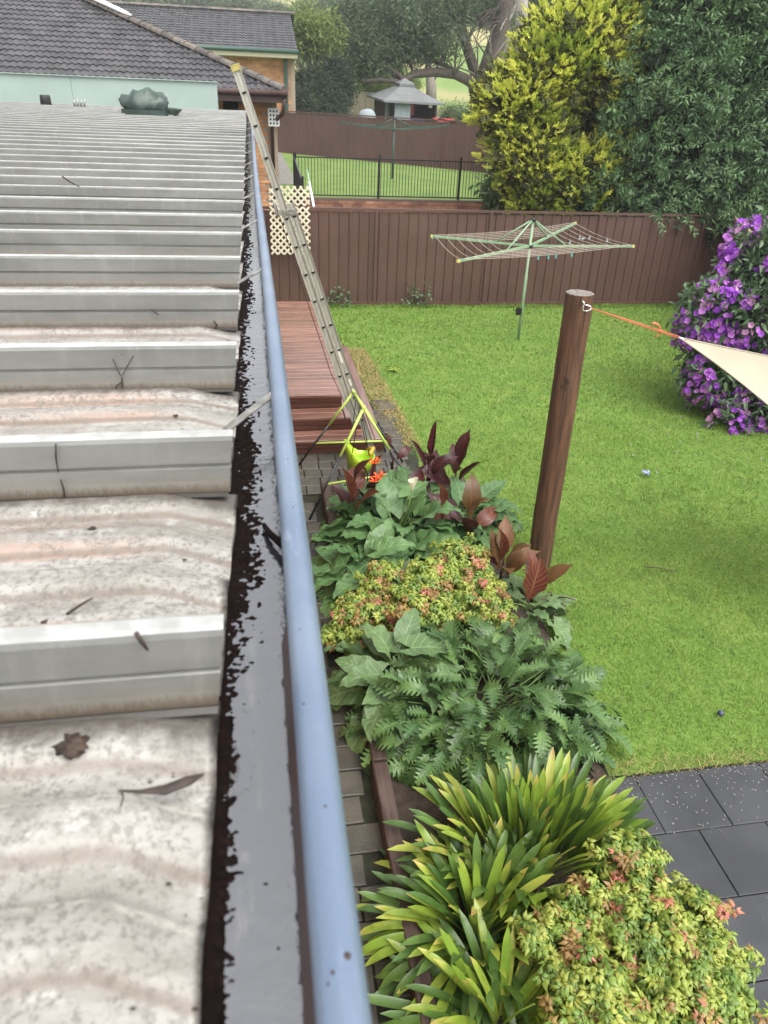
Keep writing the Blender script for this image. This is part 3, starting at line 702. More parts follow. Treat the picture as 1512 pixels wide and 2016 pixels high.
mb = MB()
for (px, py, r) in ((262, 819, .006), (306, 816, .006), (346, 822, .0045), (185, 1054, .005), (128, 856, .004), (408, 369, .016), (307, 440, .014), (409, 447, .013), (367, 461, .008), (430, 480, .012), (360, 489, .004), (395, 520, .009), (417, 522, .009), (448, 530, .008), (449, 548, .008), (443, 560, .008), (279, 783, .004), (450, 916, .005), (90, 1240, .004)):
    q = on_roof(px, py); mb.ball(q, (r, r*.7, r*.35), 7, 4, nz=.7)
for _ in range(170):
    x = -random.random()**1.3*2.2-.05; y = .25+random.random()**1.6*6; d = min((abs(y-b) for b in RIBS))
    if d < .03: continue
    r = random.choice((.0006, .001, .0015))*(1+y*.3); mb.ball((x, y, roofz(y)+.002), (r*random.uniform(.7, 2.2), r, r*.5), 6, 3, nz=.5)
for _ in range(420):      # grit gathered at the gutter lip
    y = .2+random.random()*9; x = xend(y)-random.random()**2*.05; r = random.uniform(.0006, .0018)*(1+y*.25)
    q = max(0, (x+.120)/.075); mb.ball((x, y, roofz(y)-.0085*q**1.15+.001), (r*1.5, r, r*.6), 5, 3, nz=.6)
o = mb.build('leaf_litter', 'litter_dark'); o['kind'] = 'stuff'; tag(o, 'black crumbs of rotten leaf scattered on the zinc roof', 'litter')
# ------------------------------------------------------------------ timber deck with steps
dk = thing('timber_deck', 'wet red-brown timber deck with steps down to the pavers', 'deck', (.5, 11, 0))
def plank(x0, x1, y0, y1, z, mat, name='plank', th=.03):
    g = .003; mb = MB(); L, Wd = (x1-x0), (y1-y0)
    return (name, (x0+x1)/2, (y0+y1)/2, z, x1-x0-2*g, y1-y0-2*g, th, mat)
def put_planks(L):
    cache = {}
    for (name, x, y, z, a, b, th, mat) in L:
        k = (round(a, 3), round(b, 3), th, mat)
        if k not in cache: cache[k] = slab_proto(a, b, th, .004).mesh(name, mat)
        o = bpy.data.objects.new(name, cache[k]); sc.collection.objects.link(o); M = Matrix.Translation((x, y, z-th)); WM[o.name] = M; o.parent = dk; o.matrix_basis = wm(dk).inverted() @ M
L = []; y = 8.86
while y < 13.75: L.append(plank(-.35, 1.0, y, y+.14, .5+.0008*random.uniform(-1, 1), 'deck')); y += .14
for k in range(2): L.append(plank(-.35, 1.0, 8.52+.165*k, 8.52+.165*(k+1), .335, 'deck'))
for k in range(2): L.append(plank(-.35, 1.22, 8.20+.16*k, 8.20+.16*(k+1), .17, 'deck'))
for k in range(2): L.append(plank(1.005+.11*k, 1.005+.11*(k+1), 8.52, 13.75, .335, 'deck_long'))
for k in range(2): L.append(plank(1.225+.11*k, 1.225+.11*(k+1), 8.20, 12.05, .17, 'deck_long'))
put_planks(L)
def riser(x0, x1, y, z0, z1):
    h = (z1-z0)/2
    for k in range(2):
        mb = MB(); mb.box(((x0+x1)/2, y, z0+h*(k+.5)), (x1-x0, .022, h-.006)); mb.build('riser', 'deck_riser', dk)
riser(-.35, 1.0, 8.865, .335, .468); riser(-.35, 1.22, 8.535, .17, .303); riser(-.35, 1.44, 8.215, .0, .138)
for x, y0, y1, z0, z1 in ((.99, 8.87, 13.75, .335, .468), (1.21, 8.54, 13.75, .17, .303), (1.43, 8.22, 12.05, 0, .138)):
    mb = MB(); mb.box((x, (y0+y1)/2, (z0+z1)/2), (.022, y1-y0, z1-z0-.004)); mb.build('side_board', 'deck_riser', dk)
mb = MB(); mb.box((.32, 11.3, .22), (1.3, 4.8, .40)); mb.box((.42, 8.7, .14), (1.5, .3, .24)); mb.build('frame', 'dark_void', dk)
# the small timber landing beside the bed
# ------------------------------------------------------------------ steel sheet fences
def steel_fence(name, label, p0, p1, z0, z1, mat, pitch=.2, post=2.35, top='plain', limit=300, posts=True):
    p0, p1 = Vector((*p0, z0)), Vector((*p1, z0)); d = p1-p0; L = d.length; d.normalize(); nrm = Vector((d.y, -d.x, 0))
    if nrm.dot(Vector((0, 0, 0))-p0) < 0: nrm = -nrm
    t = thing(name, label, 'fence', (p0+p1)/2); h = z1-z0
    R = lambda q: np.array(q)
    mb = MB(); pf = [(0, 0), (.014, .022), (.034, .022), (.048, 0), (.048+(pitch-.048)*.5, .003), (pitch, 0)]
    P = [[(x, -y, z) for x, y in pf] for z in (.07, h-.05)]; mb.grid(P, 0, False); P = [[(x, -y+.002, z) for x, y in pf[::-1]] for z in (.07, h-.05)]; mb.grid(P, 0, False)
    pr = mb.proto(); n = int(L/pitch); Ms = []
    side = 1 if Vector((d.y, -d.x, 0)).dot(nrm) > 0 else -1
    for i in range(n):
        q = p0+d*(i*pitch) if side > 0 else p0+d*((i+1)*pitch)
        dd = d*side; Ms.append(TM(q, R(dd), R(-nrm), R((0, 0, 1))))
    pieces('sheet', pr, Ms, mat, t, limit)
    k = int(L/post)
    for i in range(k+1):
        q = p0+d*(i*post); mb = MB(); mb.bar(q+nrm*.012, q+nrm*.012+Vector((0, 0, h)), .05, .05); 
        if posts: mb.build('post', mat, t)
    mb = MB(); mb.bar(p0+Vector((0, 0, h))+nrm*.004, p1+Vector((0, 0, h))+nrm*.004, .062, .045); mb.build('top_rail', mat, t)
    mb = MB(); mb.bar(p0+Vector((0, 0, .055))+nrm*.004, p1+Vector((0, 0, .055))+nrm*.004, .056, .06); mb.build('bottom_rail', mat, t)
    return t
steel_fence('steel_fence', 'brown ribbed steel boundary fence behind the clothes hoist and lawn', (.05, 15.45), (10.12, 15.45), 0, 1.88, 'fence_brown')
steel_fence('steel_fence', 'brown steel side fence in the far right corner behind the purple bush', (10.08, 15.42), (8.3, 11.55), 0, 1.88, 'fence_tan')
steel_fence('steel_fence', 'brown steel side fence running on behind the purple bush', (8.3, 11.5), (8.1, 4.0), 0, 1.88, 'fence_tan', limit=40)
steel_fence('steel_fence', 'long far brown steel fence across the back of the neighbours lawn', (1.0, 38.4), (9.0, 30.0), 1.42, 3.13, 'fence_far', .22)
steel_fence('steel_fence', 'lighter tan steel fence coming forward at the right of the neighbours lawn', (9.05, 29.95), (7.9, 21.5), 1.42, 3.1, 'fence_tan', .22)
# ------------------------------------------------------------------ lattice on the boundary fence
def lattice(x0, x1, z0, z1, y, label):
    t = thing('lattice_screen', label, 'lattice', ((x0+x1)/2, y, z0), 'cream lattice screens on the boundary fence')
    W_, H_ = x1-x0, z1-z0; s = .088; wd = .034
    for sgn, yy in ((1, y), (-1, y-.007)):
        c = -H_
        while c < W_+H_:
            # line x = c + (z-z0)*sgn ... clipped to the panel
            pts = []
            if sgn > 0: za, zb = max(0, -c), min(H_, W_-c); xa, xb = c+za, c+zb
            else: za, zb = max(0, c-W_), min(H_, c); xa, xb = c-za, c-zb
            if zb-za > .03:
                mb = MB(); mb.bar((x0+xa, yy, z0+za), (x0+xb, yy, z0+zb), wd, .006, up=(0, 1, 0)); mb.build('slat', 'lattice_cream', t)
            c += s*math.sqrt(2)
lattice(.31, 1.07, 1.95, 2.285, 15.28, 'upper short cream plastic lattice screen sticking up above the fence')
lattice(.31, 1.07, 1.06, 1.93, 15.22, 'lower tall cream plastic lattice screen on the fence by the ladder')
# ------------------------------------------------------------------ ladder leaning on the gutter
ld = thing('extension_ladder', 'aluminium extension ladder leaning on the blue gutter rail', 'ladder', (1.26, 7.9, .17))
A = Vector((1.27, 7.82, .0)); B = Vector((-.055, 7.98, 3.99)); D = (B-A); LL = D.length; D.normalize()
Nn = Vector((0, 1, 0)); Sx = D.cross(Nn).normalized()
if Sx.x < 0: Sx = -Sx
def lp(s, off, y=0): return A+D*s+Sx*off+Vector((0, y, 0))
def stile(s0, s1, off, y, name, w_=.078):
    mb = MB(); t_ = .010
    mb.bar(lp(s0, off, y), lp(s1, off, y), w_, .008, up=(0, 1, 0))                         # web, faces the camera
    for q in (-1, 1): mb.bar(lp(s0, off+q*(w_/2-.003), y-.006), lp(s1, off+q*(w_/2-.003), y-.006), .006, .028, up=(0, 1, 0))   # flanges
    mb.bar(lp(s0, off, y-.007), lp(s1, off, y-.007), .020, .006, up=(0, 1, 0))
    return mb.build(name, 'aluminium', ld)
for y in (0, .40):
    stile(.06, 2.95, .042, y, 'base_stile'); stile(.55, LL, -.040, y-.0 if y == 0 else y, 'fly_stile')
for k in range(14):
    s = .32+.285*k
    for off, lo, hi in ((.042, .06, 2.95), (-.040, .55, LL)):
        if s < lo or s > hi: continue
        mb = MB(); mb.tube([lp(s, off, -.016), lp(s, off, .41)], .017, 10); r_ = mb.build('rung', 'aluminium', ld)
        # the open end of the hollow rung: a dark D shape
        mb = MB(); c = lp(s, off, -.0175); rr = .021
        ring = [c+Sx*(rr*math.cos(a))+D*(rr*math.sin(a)) for a in [PI+PI*i/8 for i in range(9)]]
        mb.face([mb.vert(p) for p in ring]); mb.build('rung_hole', 'dark_void', r_)
for y in (0, .40):
    mb = MB(); mb.bar(lp(LL-.01, -.040, y-.004), lp(LL+.045, -.040, y-.004), .088, .036, up=(0, 1, 0)); mb.build('end_cap', 'ladder_yellow', ld)
    mb = MB(); mb.bar(lp(0, .042, y-.004), lp(.07, .042, y-.004), .086, .04, up=(0, 1, 0)); mb.build('foot', 'ladder_yellow', ld)
mb = MB(); mb.bar(lp(2.90, .075, -.014), lp(2.95, -.095, -.014), .05, .014, up=(0, 1, 0)); mb.bar(lp(2.93, -.115, -.02), lp(2.99, -.115, .40), .03, .02); mb.build('guide_bracket', 'bracket_metal', ld)
for s0, s1, off in ((1.30, 1.47, .030), (1.02, 1.10, .045), (.93, .985, .050)):
    mb = MB(); mb.bar(lp(s0, off, -.0125), lp(s1, off, -.0125), .026, .003, up=(0, 1, 0)); mb.build('sticker', 'sticker', ld)
mb = MB(); mb.tube([lp(3.0, -.10, .1), lp(2.2, -.115, .1), lp(1.2, -.125, .08), lp(.55, -.06, .05)], .004, 5); mb.build('pull_cord', 'rubber_black', ld)
# ------------------------------------------------------------------ toddler swing by the steps
Ya, Yb = 7.72, 6.95
sw = thing('toddler_swing', 'black and lime toddler swing frame with a lime bucket seat in front of the steps', 'swing', (1.0, 7.3, 0))
N1, N2 = Vector(ony(696, 772, Ya)), Vector(ony(716, 803, Yb))
f1, f2 = Vector((.36, Ya+.1, 0)), Vector((1.64, Ya+.1, 0)); g1, g2 = Vector(onz(606, 1030, 0)), Vector((1.66, Yb-.1, 0))
def leg(a, b, k=.42, r=.013):
    m = a.lerp(b, k); mb = MB(); mb.tube([a, m], r*1.15, 8); mb.build('upper_tube', 'lime_metal', sw)
    mb = MB(); mb.tube([m, b], r, 8); mb.build('leg', 'black_metal', sw)
leg(N1, f1); leg(N1, f2); leg(N2, g1); leg(N2, g2)
mb = MB(); mb.tube([N1, N2], .016, 8); mb.build('top_bar', 'lime_metal', sw)
for a, b, c, d in ((N1, f1, N1, f2), (N2, g1, N2, g2)):
    mb = MB(); p, q = a.lerp(b, .66), c.lerp(d, .66); mb.tube([p, q], .012, 8); mb.build('cross_bar', 'lime_metal', sw)
for n_ in (N1, N2):
    mb = MB(); mb.ball(n_, .026, 8, 5); mb.build('joint', 'lime_metal', sw)
C0 = Vector(ony(708, 900, 7.3)); 
mb = MB(); rings = []
for i, (z, rx, ry) in enumerate(((-.17, .05, .05), (-.16, .13, .11), (-.05, .165, .14), (.02, .17, .145), (.02, .158, .133), (-.04, .15, .12), (-.14, .11, .09), (-.15, .02, .02))):
    row = []
    for j in range(17):
        a = 2*PI*j/16; back = .20*max(0, -math.cos(a))**1.5 if 2 <= i <= 4 else 0
        row.append(C0+Vector((math.cos(a)*rx, math.sin(a)*ry, z+back)))
    rings.append(row)
mb.grid(rings, 0, True); st = mb.build('bucket_seat', 'lime_plastic', sw)
mb = MB(); mb.tube([C0+Vector((.10, -.08, .06)), C0+Vector((.15, 0, .10)), C0+Vector((.10, .08, .06))], .02, 8); mb.build('safety_bar', 'orange_plastic', st)
for s in (-1, 1):
    mid = N1.lerp(N2, .5+.18*s)
    for q in (-.10, .09):
        mb = MB(); mb.tube([mid, C0+Vector((q, .11*(-s), .06))], .005, 6); mb.build('rope', 'rubber_black', sw)
# ------------------------------------------------------------------ rotary clothes hoist
def hoist(loc, H, zr, arms, lbl, pole_r=.024, mat='hoist_green', nl=6, name='clothes_hoist', det=True, rise_=0.05):
    t = thing(name, lbl, 'clothes hoist', loc); L0 = Vector(loc)
    mb = MB(); mb.tube([L0, L0+Vector((0, 0, H*.55)), L0+Vector((0, 0, H*.55+.01)), L0+Vector((0, 0, H))], [pole_r*1.15, pole_r*1.15, pole_r*.9, pole_r*.9], 10); mb.build('pole', mat, t)
    hub = L0+Vector((0, 0, zr)); top = L0+Vector((0, 0, H-.01))
    mb = MB(); mb.tube([hub-Vector((0, 0, .03)), hub+Vector((0, 0, .02))], pole_r*2.2, 10); mb.tube([top-Vector((0, 0, .03)), top+Vector((0, 0, .015))], pole_r*2.1, 10); mb.build('hub', 'black_metal', t)
    tips = [L0+Vector(a) for a in arms]
    for tp in tips:
        mb = MB(); mb.bar(hub, tp, pole_r*1.5, pole_r*1.5); a_ = mb.build('arm', mat, t)
        if det: mb = MB(); e = (tp-hub).normalized(); mb.bar(tp, tp+e*.035, pole_r*1.8, pole_r*1.8); mb.build('end_cap', 'end_cap', a_)
        mb = MB(); mb.tube([top, hub.lerp(tp, .36)], pole_r*.6, 6); mb.build('strut', mat, t)
    rows = []
    for i in range(len(tips)):
        a, b = tips[i], tips[(i+1) % len(tips)]
        for k in range(nl):
            f = .42+.56*k/(nl-1); p, q = hub.lerp(a, f), hub.lerp(b, f); sag = .05*f
            pts = [p.lerp(q, u)+Vector((0, 0, pole_r-.0+(-sag*4*u*(1-u)))) for u in [j/8 for j in range(9)]]
            mb = MB(); mb.tube(pts, .0035 if det else .006, 5); mb.build('line', 'line_wire' if det else mat, t)
            rows.append(pts)
    if det:
        mb = MB(); c = L0+Vector((-.065, -.02, .52)); mb.box(c, (.09, .07, .12)); mb.tube([c+Vector((-.03, -.03, .03)), c+Vector((-.12, -.05, .03)), c+Vector((-.12, -.05, .09))], .008, 6); mb.build('winder', 'black_metal', t)
    return t, rows
HL = Vector(onz(1020, 668, 0)); Yh = HL.y
hub_z = ony(1026, 484, Yh)[2]
def arm_to(px, py, dY): q = ony(px, py, Yh+dY); return (q[0]-HL.x, q[1]-HL.y, q[2])
arms = [arm_to(852, 465, .55), arm_to(1132, 440, 1.45), arm_to(1245, 485, -.35), arm_to(903, 514, -1.35)]
hs_, rows = hoist(tuple(HL), ony(1030, 430, Yh)[2], hub_z, arms, 'pale green rotary clothes hoist with sagging lines on the near lawn')
def peg(p, label, mat='peg_aqua', tilt=0):
    mb = MB(); c = Vector((0, 0, -.02))
    for s in (-1, 1): mb.bar(c+Vector((.004*s-.003*s, 0, .03)), c+Vector((.008*s, 0, -.045)), .007, .011)
    o = mb.build('clothes_peg', mat); o.matrix_basis = Matrix.Translation(p) @ Matrix.Rotation(tilt, 4, 'Y'); WM[o.name] = o.matrix_basis.copy()
    tag(o, label, 'clothes peg', 'clothes pegs on the hoist lines')
fr = rows[2*6+5]   # outermost line between the right and the front arm
lab = ('aqua peg furthest left of four hanging from the front line of the hoist', 'second aqua peg from the left on the front hoist line', 'third aqua peg from the left on the front hoist line', 'aqua peg furthest right, apart from the others on the front hoist line')
P2 = lambda f: fr[0].lerp(fr[-1], f)+Vector((0, 0, -.2*f*(1-f)))
for (px, l_) in zip((1061, 1080, 1096, 1127), lab):
    best = min([i/200 for i in range(201)], key=lambda f: abs(CX+F*(RC @ (np.array(P2(f))-[0, 0, CAMZ]))[0]/(RC @ (np.array(P2(f))-[0, 0, CAMZ]))[2]-px)); peg(P2(best), l_)
q = HL+Vector(arms[0]); peg(q+Vector((.02, -.01, .01)), 'aqua peg clipped at the left tip of the hoist, front one', tilt=.5); peg(q+Vector((.05, .02, .0)), 'aqua peg clipped at the left tip of the hoist, rear one', tilt=-.6)
for ln, f, l_, tl in ((1*6+4, .45, 'pale peg high on a rear line near the right arm', .3), (1*6+3, .5, 'pale blue peg lying sideways on a middle rear line', 1.2), (1*6+3, .38, 'pale blue peg upright on a middle rear line', 0), (1*6+1, .55, 'pale peg closest to the hub on the right side', .2), (0*6+1, .5, 'pale peg on the rear left inner line of the hoist', .1), (1*6+5, .62, 'pale aqua peg on the outer rear line', -.2)):
    r_ = rows[ln]; k = f*8; i = int(k); peg(r_[i].lerp(r_[i+1], k-i), l_, 'peg_pale', tl)
q = onz(772, 352, 1.45); HY = q[1]
A2 = [(-1.75, .5, ony(690, 243, HY)[2]-1.45), (.3, 1.5, 1.56), (1.75, -.4, ony(860, 246, HY)[2]-1.45), (-.2, -1.5, 1.50)]
hoist(q, ony(776, 232, HY)[2]-1.45, 1.48, A2, 'dark green rotary clothes hoist on the neighbours lawn before the far fence', .03, 'dark_green_metal', 3, det=False)
q = (4.0, 44, 1.3); z3 = ony(697, 190, 44)[2]-1.3
hoist(q, z3, z3-.75, [(-2.6, .6, z3-.35), (.5, 1.9, z3-.6), (2.9, -.3, z3-.95), (-.3, -1.8, z3-.8)], 'dark clothes hoist frame beyond the far fence by the gazebo', .04, 'black_metal', 2, det=False)
# ------------------------------------------------------------------ round timber post, rope and shade sail
pb = Vector(onz(1060, 1110, 0)); pt = Vector(ony(1142, 577, pb.y))
def prad(p, wpx): return wpx/2*float((RC @ (np.array(p)-[0, 0, CAMZ]))[2])/F
ps = thing('sail_post', 'thick round brown timber post standing in the lawn beside the bed', 'post', pb)
mb = MB(); n = 14; r0, r1 = prad(pb, 45), prad(pt, 56)
mb.tube([pb.lerp(pt, i/n)+Vector((.006*mnoise.noise(Vector((i*.5, 1, 0))), .006*mnoise.noise(Vector((i*.5, 9, 0))), -.3 if i == 0 else 0)) for i in range(n+1)], [r0+(r1-r0)*i/n for i in range(n+1)], 28, cap=False); mb.build('trunk', 'post_wood', ps)
mb = MB(); c = mb.vert(pt+Vector((0, 0, .004))); 
for k, rr in enumerate((.35, .7, .96, 1.0)):
    for j in range(28): mb.vert(pt+Vector((math.cos(2*PI*j/28)*r1*rr, math.sin(2*PI*j/28)*r1*rr, .003+.003*random.random() if k < 3 else -.006)))
for j in range(28):
    mb.face([0, 1+j, 1+(j+1) % 28], 0)
    for k in range(3): mb.face([1+28*k+j, 1+28*(k+1)+j, 1+28*(k+1)+(j+1) % 28, 1+28*k+(j+1) % 28], 0)
mb.build('cut_end', 'post_end', ps)
hk = Vector(ony(1152, 606, pb.y-r1*1.0)); kn = Vector(ony(1300, 652, 5.32)); tip = Vector(ony(1336, 664, 5.28))
sh = thing('shackle', 'small steel shackle bolted near the top of the timber post', 'shackle', hk)
for s in (-1, 1):
    mb = MB(); mb.tube([hk+Vector((-.02, .0, .022*s)), hk+Vector((.01, -.012, .022*s)), hk+Vector((.035, -.016, .014*s)), hk+Vector((.042, -.018, 0))], .0055, 7); mb.build('bow', 'shackle', sh)
mb = MB(); mb.tube([hk+Vector((-.018, .0, -.032)), hk+Vector((-.018, .0, .045))], .006, 7); mb.tube([hk+Vector((-.018, 0, .02)), hk+Vector((-.034, -.02, .055))], .006, 7); mb.build('pin', 'shackle', sh)
rp = thing('sail_rope', 'orange rope tied in a bow between the timber post and the shade sail', 'rope', hk)
s_ = hk+Vector((.04, -.018, 0))
for dz in (-.006, .006):
    mb = MB(); mb.tube([s_, s_.lerp(tip, .5)+Vector((0, 0, dz)), tip+Vector((0, 0, dz))], .0045, 6); mb.build('strand', 'orange_rope', rp)
mb = MB(); mb.ball(kn, (.018, .016, .016), 8, 5); mb.tube([kn, kn+Vector((-.01, 0, .03)), kn+Vector((-.04, 0, .055)), kn+Vector((-.075, -.01, .065)), kn+Vector((-.09, -.01, .055))], [.004, .006, .010, .012, .008], 7); mb.tube([kn, kn+Vector((-.01, 0, -.03)), kn+Vector((-.035, 0, -.045))], [.004, .005, .008], 7); mb.build('bow_knot', 'orange_rope', rp)
Bc, Cc = Vector(ony(1900, 768, 5.1)), Vector(ony(1790, 1120, 4.0))
mb = MB(); N = 18; P = []
# the cloth lies between the two catenary edges that leave the tip
e1 = bez(tip, tip.lerp(Bc, .5)+(Cc-tip)*.03, Bc, N); mid2 = tip.lerp(Cc, .40)+(Bc-tip)*.20; e2 = bez(tip, mid2, Cc, N)
for i in range(N+1):
    a, b = e1[i], e2[i]; P.append([a.lerp(b, j/10)+Vector((0, 0, -.10*(i/N)*4*(j/10)*(1-j/10))) for j in range(11)])
ss_ = thing('shade_sail', 'cream triangular shade sail reaching in from the right in front of the purple bush', 'shade sail', tip)
mb.grid(P, 0, True); mb.grid([[p+Vector((0, 0, -.0015)) for p in r[::-1]] for r in P], 0, True); mb.build('cloth', 'sail_cloth', ss_)
for e in (e1, e2): mb = MB(); mb.tube(e, .006, 6); mb.build('hem', 'sail_cloth', ss_)
mb = MB(); mb.tube([tip, tip.lerp(P[1][5], .4)], [.010, .008], 8); mb.build('corner_ring', 'shackle', ss_)
# ------------------------------------------------------------------ brick walls (bricks are pieces)
def brick_wall(parent, p0, p1, z0, z1, brick, mortar, bl=.23, bh=.076, g=.010, limit=300, thick=.2, region=None, slab='wall'):
    p0, p1 = Vector((*p0, z0)), Vector((*p1, z0)); d = p1-p0; L = d.length; d.normalize(); n = Vector((d.y, -d.x, 0))
    if n.dot(-p0) < 0: n = -n
    mb = MB(); c = p0.lerp(p1, .5)-n*(thick/2+.006)+Vector((0, 0, (z1-z0)/2)); mb.box(c, (L, thick, z1-z0), math.atan2(d.y, d.x)); o = mb.build(slab, mortar, parent)
    mb = MB(); mb.box((0, 0, 0), (bl, .03, bh)); pr = mb.proto(); mb = MB(); mb.box((0, 0, 0), (bl/2-g/2, .03, bh)); ph = mb.proto(); Ms = []
    rows = int((z1-z0)/(bh+g)); a = math.atan2(d.y, d.x)
    for r in range(rows):
        z = z0+(r+.5)*(bh+g); x = bl/2 if r % 2 == 0 else -.005
        x -= 0
        while x < L-bl/2+.01:
            if x < bl/2-.01: x += (bl+g); continue
            q = p0+d*x+Vector((0, 0, z-z0))+n*(random.uniform(-.002, .003)-.008)
            if region is None or region(q): Ms.append((0, TM(q, np.array(d), np.array((-d.y, d.x, 0)), np.array((0, 0, 1)))))
            x += bl+g
    if Ms: pieces('brick', [pr], [m for m in Ms], brick, parent, limit)
    return o
rw = thing('retaining_wall', 'low brown brick retaining wall under the black pool fence', 'wall', (4.5, 20.9, .7))
brick_wall(rw, (.9, 20.88), (9.5, 20.88), .55, 1.46, 'brick_red', 'mortar_dark', limit=300)
mb = MB(); mb.box((7.0, 20.2, 1.30), (1.6, .12, .10)); mb.box((7.3, 20.1, 1.22), (1.9, .16, .06)); o = rehome(mb.build('timber_plank', 'deck'), (7.2, 20.1, 1.22)); tag(o, 'long rusty brown timber plank lying before the brick retaining wall', 'plank')
# ------------------------------------------------------------------ pool fence
def pool_fence(label, p0, p1, z0a, z0b, h, skip=0, lean=0):
    t = thing('pool_fence', label, 'fence', (*((np.array(p0)+np.array(p1))/2), z0a))
    a, b = Vector((*p0, z0a)), Vector((*p1, z0b)); L = (b-a).length; n = int(L/.082)
    up = Vector((0, 0, h))
    for f in (.06, .97):
        mb = MB(); mb.bar(a+up*f, b+up*f, .028, .028); mb.build('rail', 'black_metal', t)
    pm = MB(); pm.bar((0, 0, 0), (0, 0, h*.93), .014, .014); me = pm.proto().mesh('baluster', 'black_metal')
    for i in range(n+1):
        q = a.lerp(b, i/n); o = bpy.data.objects.new('baluster', me); sc.collection.objects.link(o); M = Matrix.Translation(q+up*.05); WM[o.name] = M; o.parent = t; o.matrix_basis = wm(t).inverted() @ M
    k = max(1, round(L/2.15))
    for i in range(k+1):
        q = a.lerp(b, i/k); mb = MB(); mb.bar(q-up*.02, q+up*1.08, .055, .055); mb.build('post', 'black_metal', t)
    return t
Pa, Pb = ony(584, 388, 21), ony(1012, 392, 21)
pool_fence('long black tubular pool fence on top of the brick retaining wall', (Pa[0]-.02, 21), (Pb[0]+.6, 21), 1.46, 1.46, .98)
pool_fence('short black pool fence panel running down towards the lattice from the corner post', (Pa[0]-.05, 20.95), (1.12, 18.2), 1.46, 1.15, .98)
mb = MB(); a, b = Vector(ony(604, 334, 19.2)), Vector(ony(618, 408, 17.5)); mb.tube([a, a.lerp(b, .35)], .024, 8); mb.tube([a.lerp(b, .35), b], .030, 8, 1); o = mb.build('pool_pole', ['hoist_green', 'white_paint']); rehome(o, b); tag(o, 'white and green pole leaning on the short black pool fence', 'pole')
# ------------------------------------------------------------------ tiled roofs
def tile_proto(w_=.30, L=.345):
    mb = MB(); xs = [0, .05, .09, .14, .16, .21, .25, .30]; zs = [.0, .0, .022, .022, .0, .0, .022, .022]
    for a in range(len(xs)): xs[a] *= w_/.30
    top = [[(x-w_/2, y, z+(.030 if y == 0 else .004)) for x, z in zip(xs, zs)] for y in (0, L)]
    lip = [[(x-w_/2, 0, z-.004) for x, z in zip(xs, zs)], [(x-w_/2, 0, z+.030) for x, z in zip(xs, zs)]]
    mb.grid(lip, 0, False); mb.grid(top, 0, False); return mb.proto()
TP = tile_proto()
def roof_slope(parent, origin, ax, up, width_fn, length, row=.32, wt=.30, limit=300, label=None):
    """origin: eave point, ax: along the eave, up: unit vector up the slope; width_fn(s) -> (a0, a1) extents along ax"""
    o = Vector(origin); ax, up = Vector(ax).normalized(), Vector(up).normalized(); n = ax.cross(up)
    if n.z < 0: n = -n
    Ms = []; r = 0; s = 0
    while s < length:
        a0, a1 = width_fn(s); k0 = math.floor(a0/wt); a = k0*wt+wt/2
        while a < a1+wt*.3:
            if a > a0-wt*.3:
                q = o+ax*a+up*s+n*random.uniform(-.002, .003)
                Ms.append(TM(q, np.array(ax), np.array(up), np.array(n)))
            a += wt
        s += row
    pieces('roof_tile', TP, Ms, 'roof_tile', parent, limit)
    # solid deck under the tiles
    mb = MB(); a0, a1 = width_fn(0); b0, b1 = width_fn(length)
    P = [o+ax*a0, o+ax*a1, o+up*length+ax*b1, o+up*length+ax*b0]; i = [mb.vert(p-n*.012) for p in P]; j = [mb.vert(p-n*.10) for p in P]
    mb.face(i); mb.face(j[::-1])
    for k in range(4): mb.face([i[k], j[k], j[(k+1) % 4], i[(k+1) % 4]])
    mb.build('roof_deck', 'roof_tile', parent)
def ridge(parent, a, b, L=.40, r=.125, mat='ridge_tile'):
    a, b = Vector(a), Vector(b); d = (b-a); n = int(d.length/L); d.normalize(); x, t_, z = frame(d, (0, 0, 1))
    mb = MB(); P = []
    for y, k in ((-.03, 1.12), (.02, 1.12), (.021, 1.0), (L+.01, .94)):
        P.append([(math.cos(t)*r*k, y, math.sin(t)*r*.72*k-.01) for t in [PI*i/6 for i in range(7)]])
    mb.grid(P, 0, False); P2_ = [(math.cos(t)*r*1.12, -.03, math.sin(t)*r*.8-.01) for t in [PI*i/6 for i in range(7)]]
    mb.face([mb.vert(p) for p in P2_]); pr = mb.proto()
    pieces('ridge_tile', pr, [TM(a+d*(L*i), x, t_, z) for i in range(n+1)], mat, parent, 300)
# house 1: low brick house with a hip roof
E0 = Vector(ony(561, 181, 19)); pitch = math.radians(21)
h1 = thing('brick_house', 'single storey brick house with a big dark tiled hip roof, nearest on the left', 'house', (-4, 22, 1.4))
tz = math.tan(pitch); upv = Vector((0, math.cos(pitch), math.sin(pitch)))
roof_slope(h1, E0, (-1, 0, 0), upv, lambda s: (s*math.cos(pitch), 13.0-s*math.cos(pitch)*0), 6.4/math.cos(pitch)-.2)
H1e = E0+Vector((-6.4, 6.4, 6.4*tz))
ridge(h1, E0+Vector((-.02, .02, .05)), H1e+Vector((0, 0, .06)))
ridge(h1, H1e+Vector((0, 0, .05)), H1e+Vector((-6.5, 0, .05)))
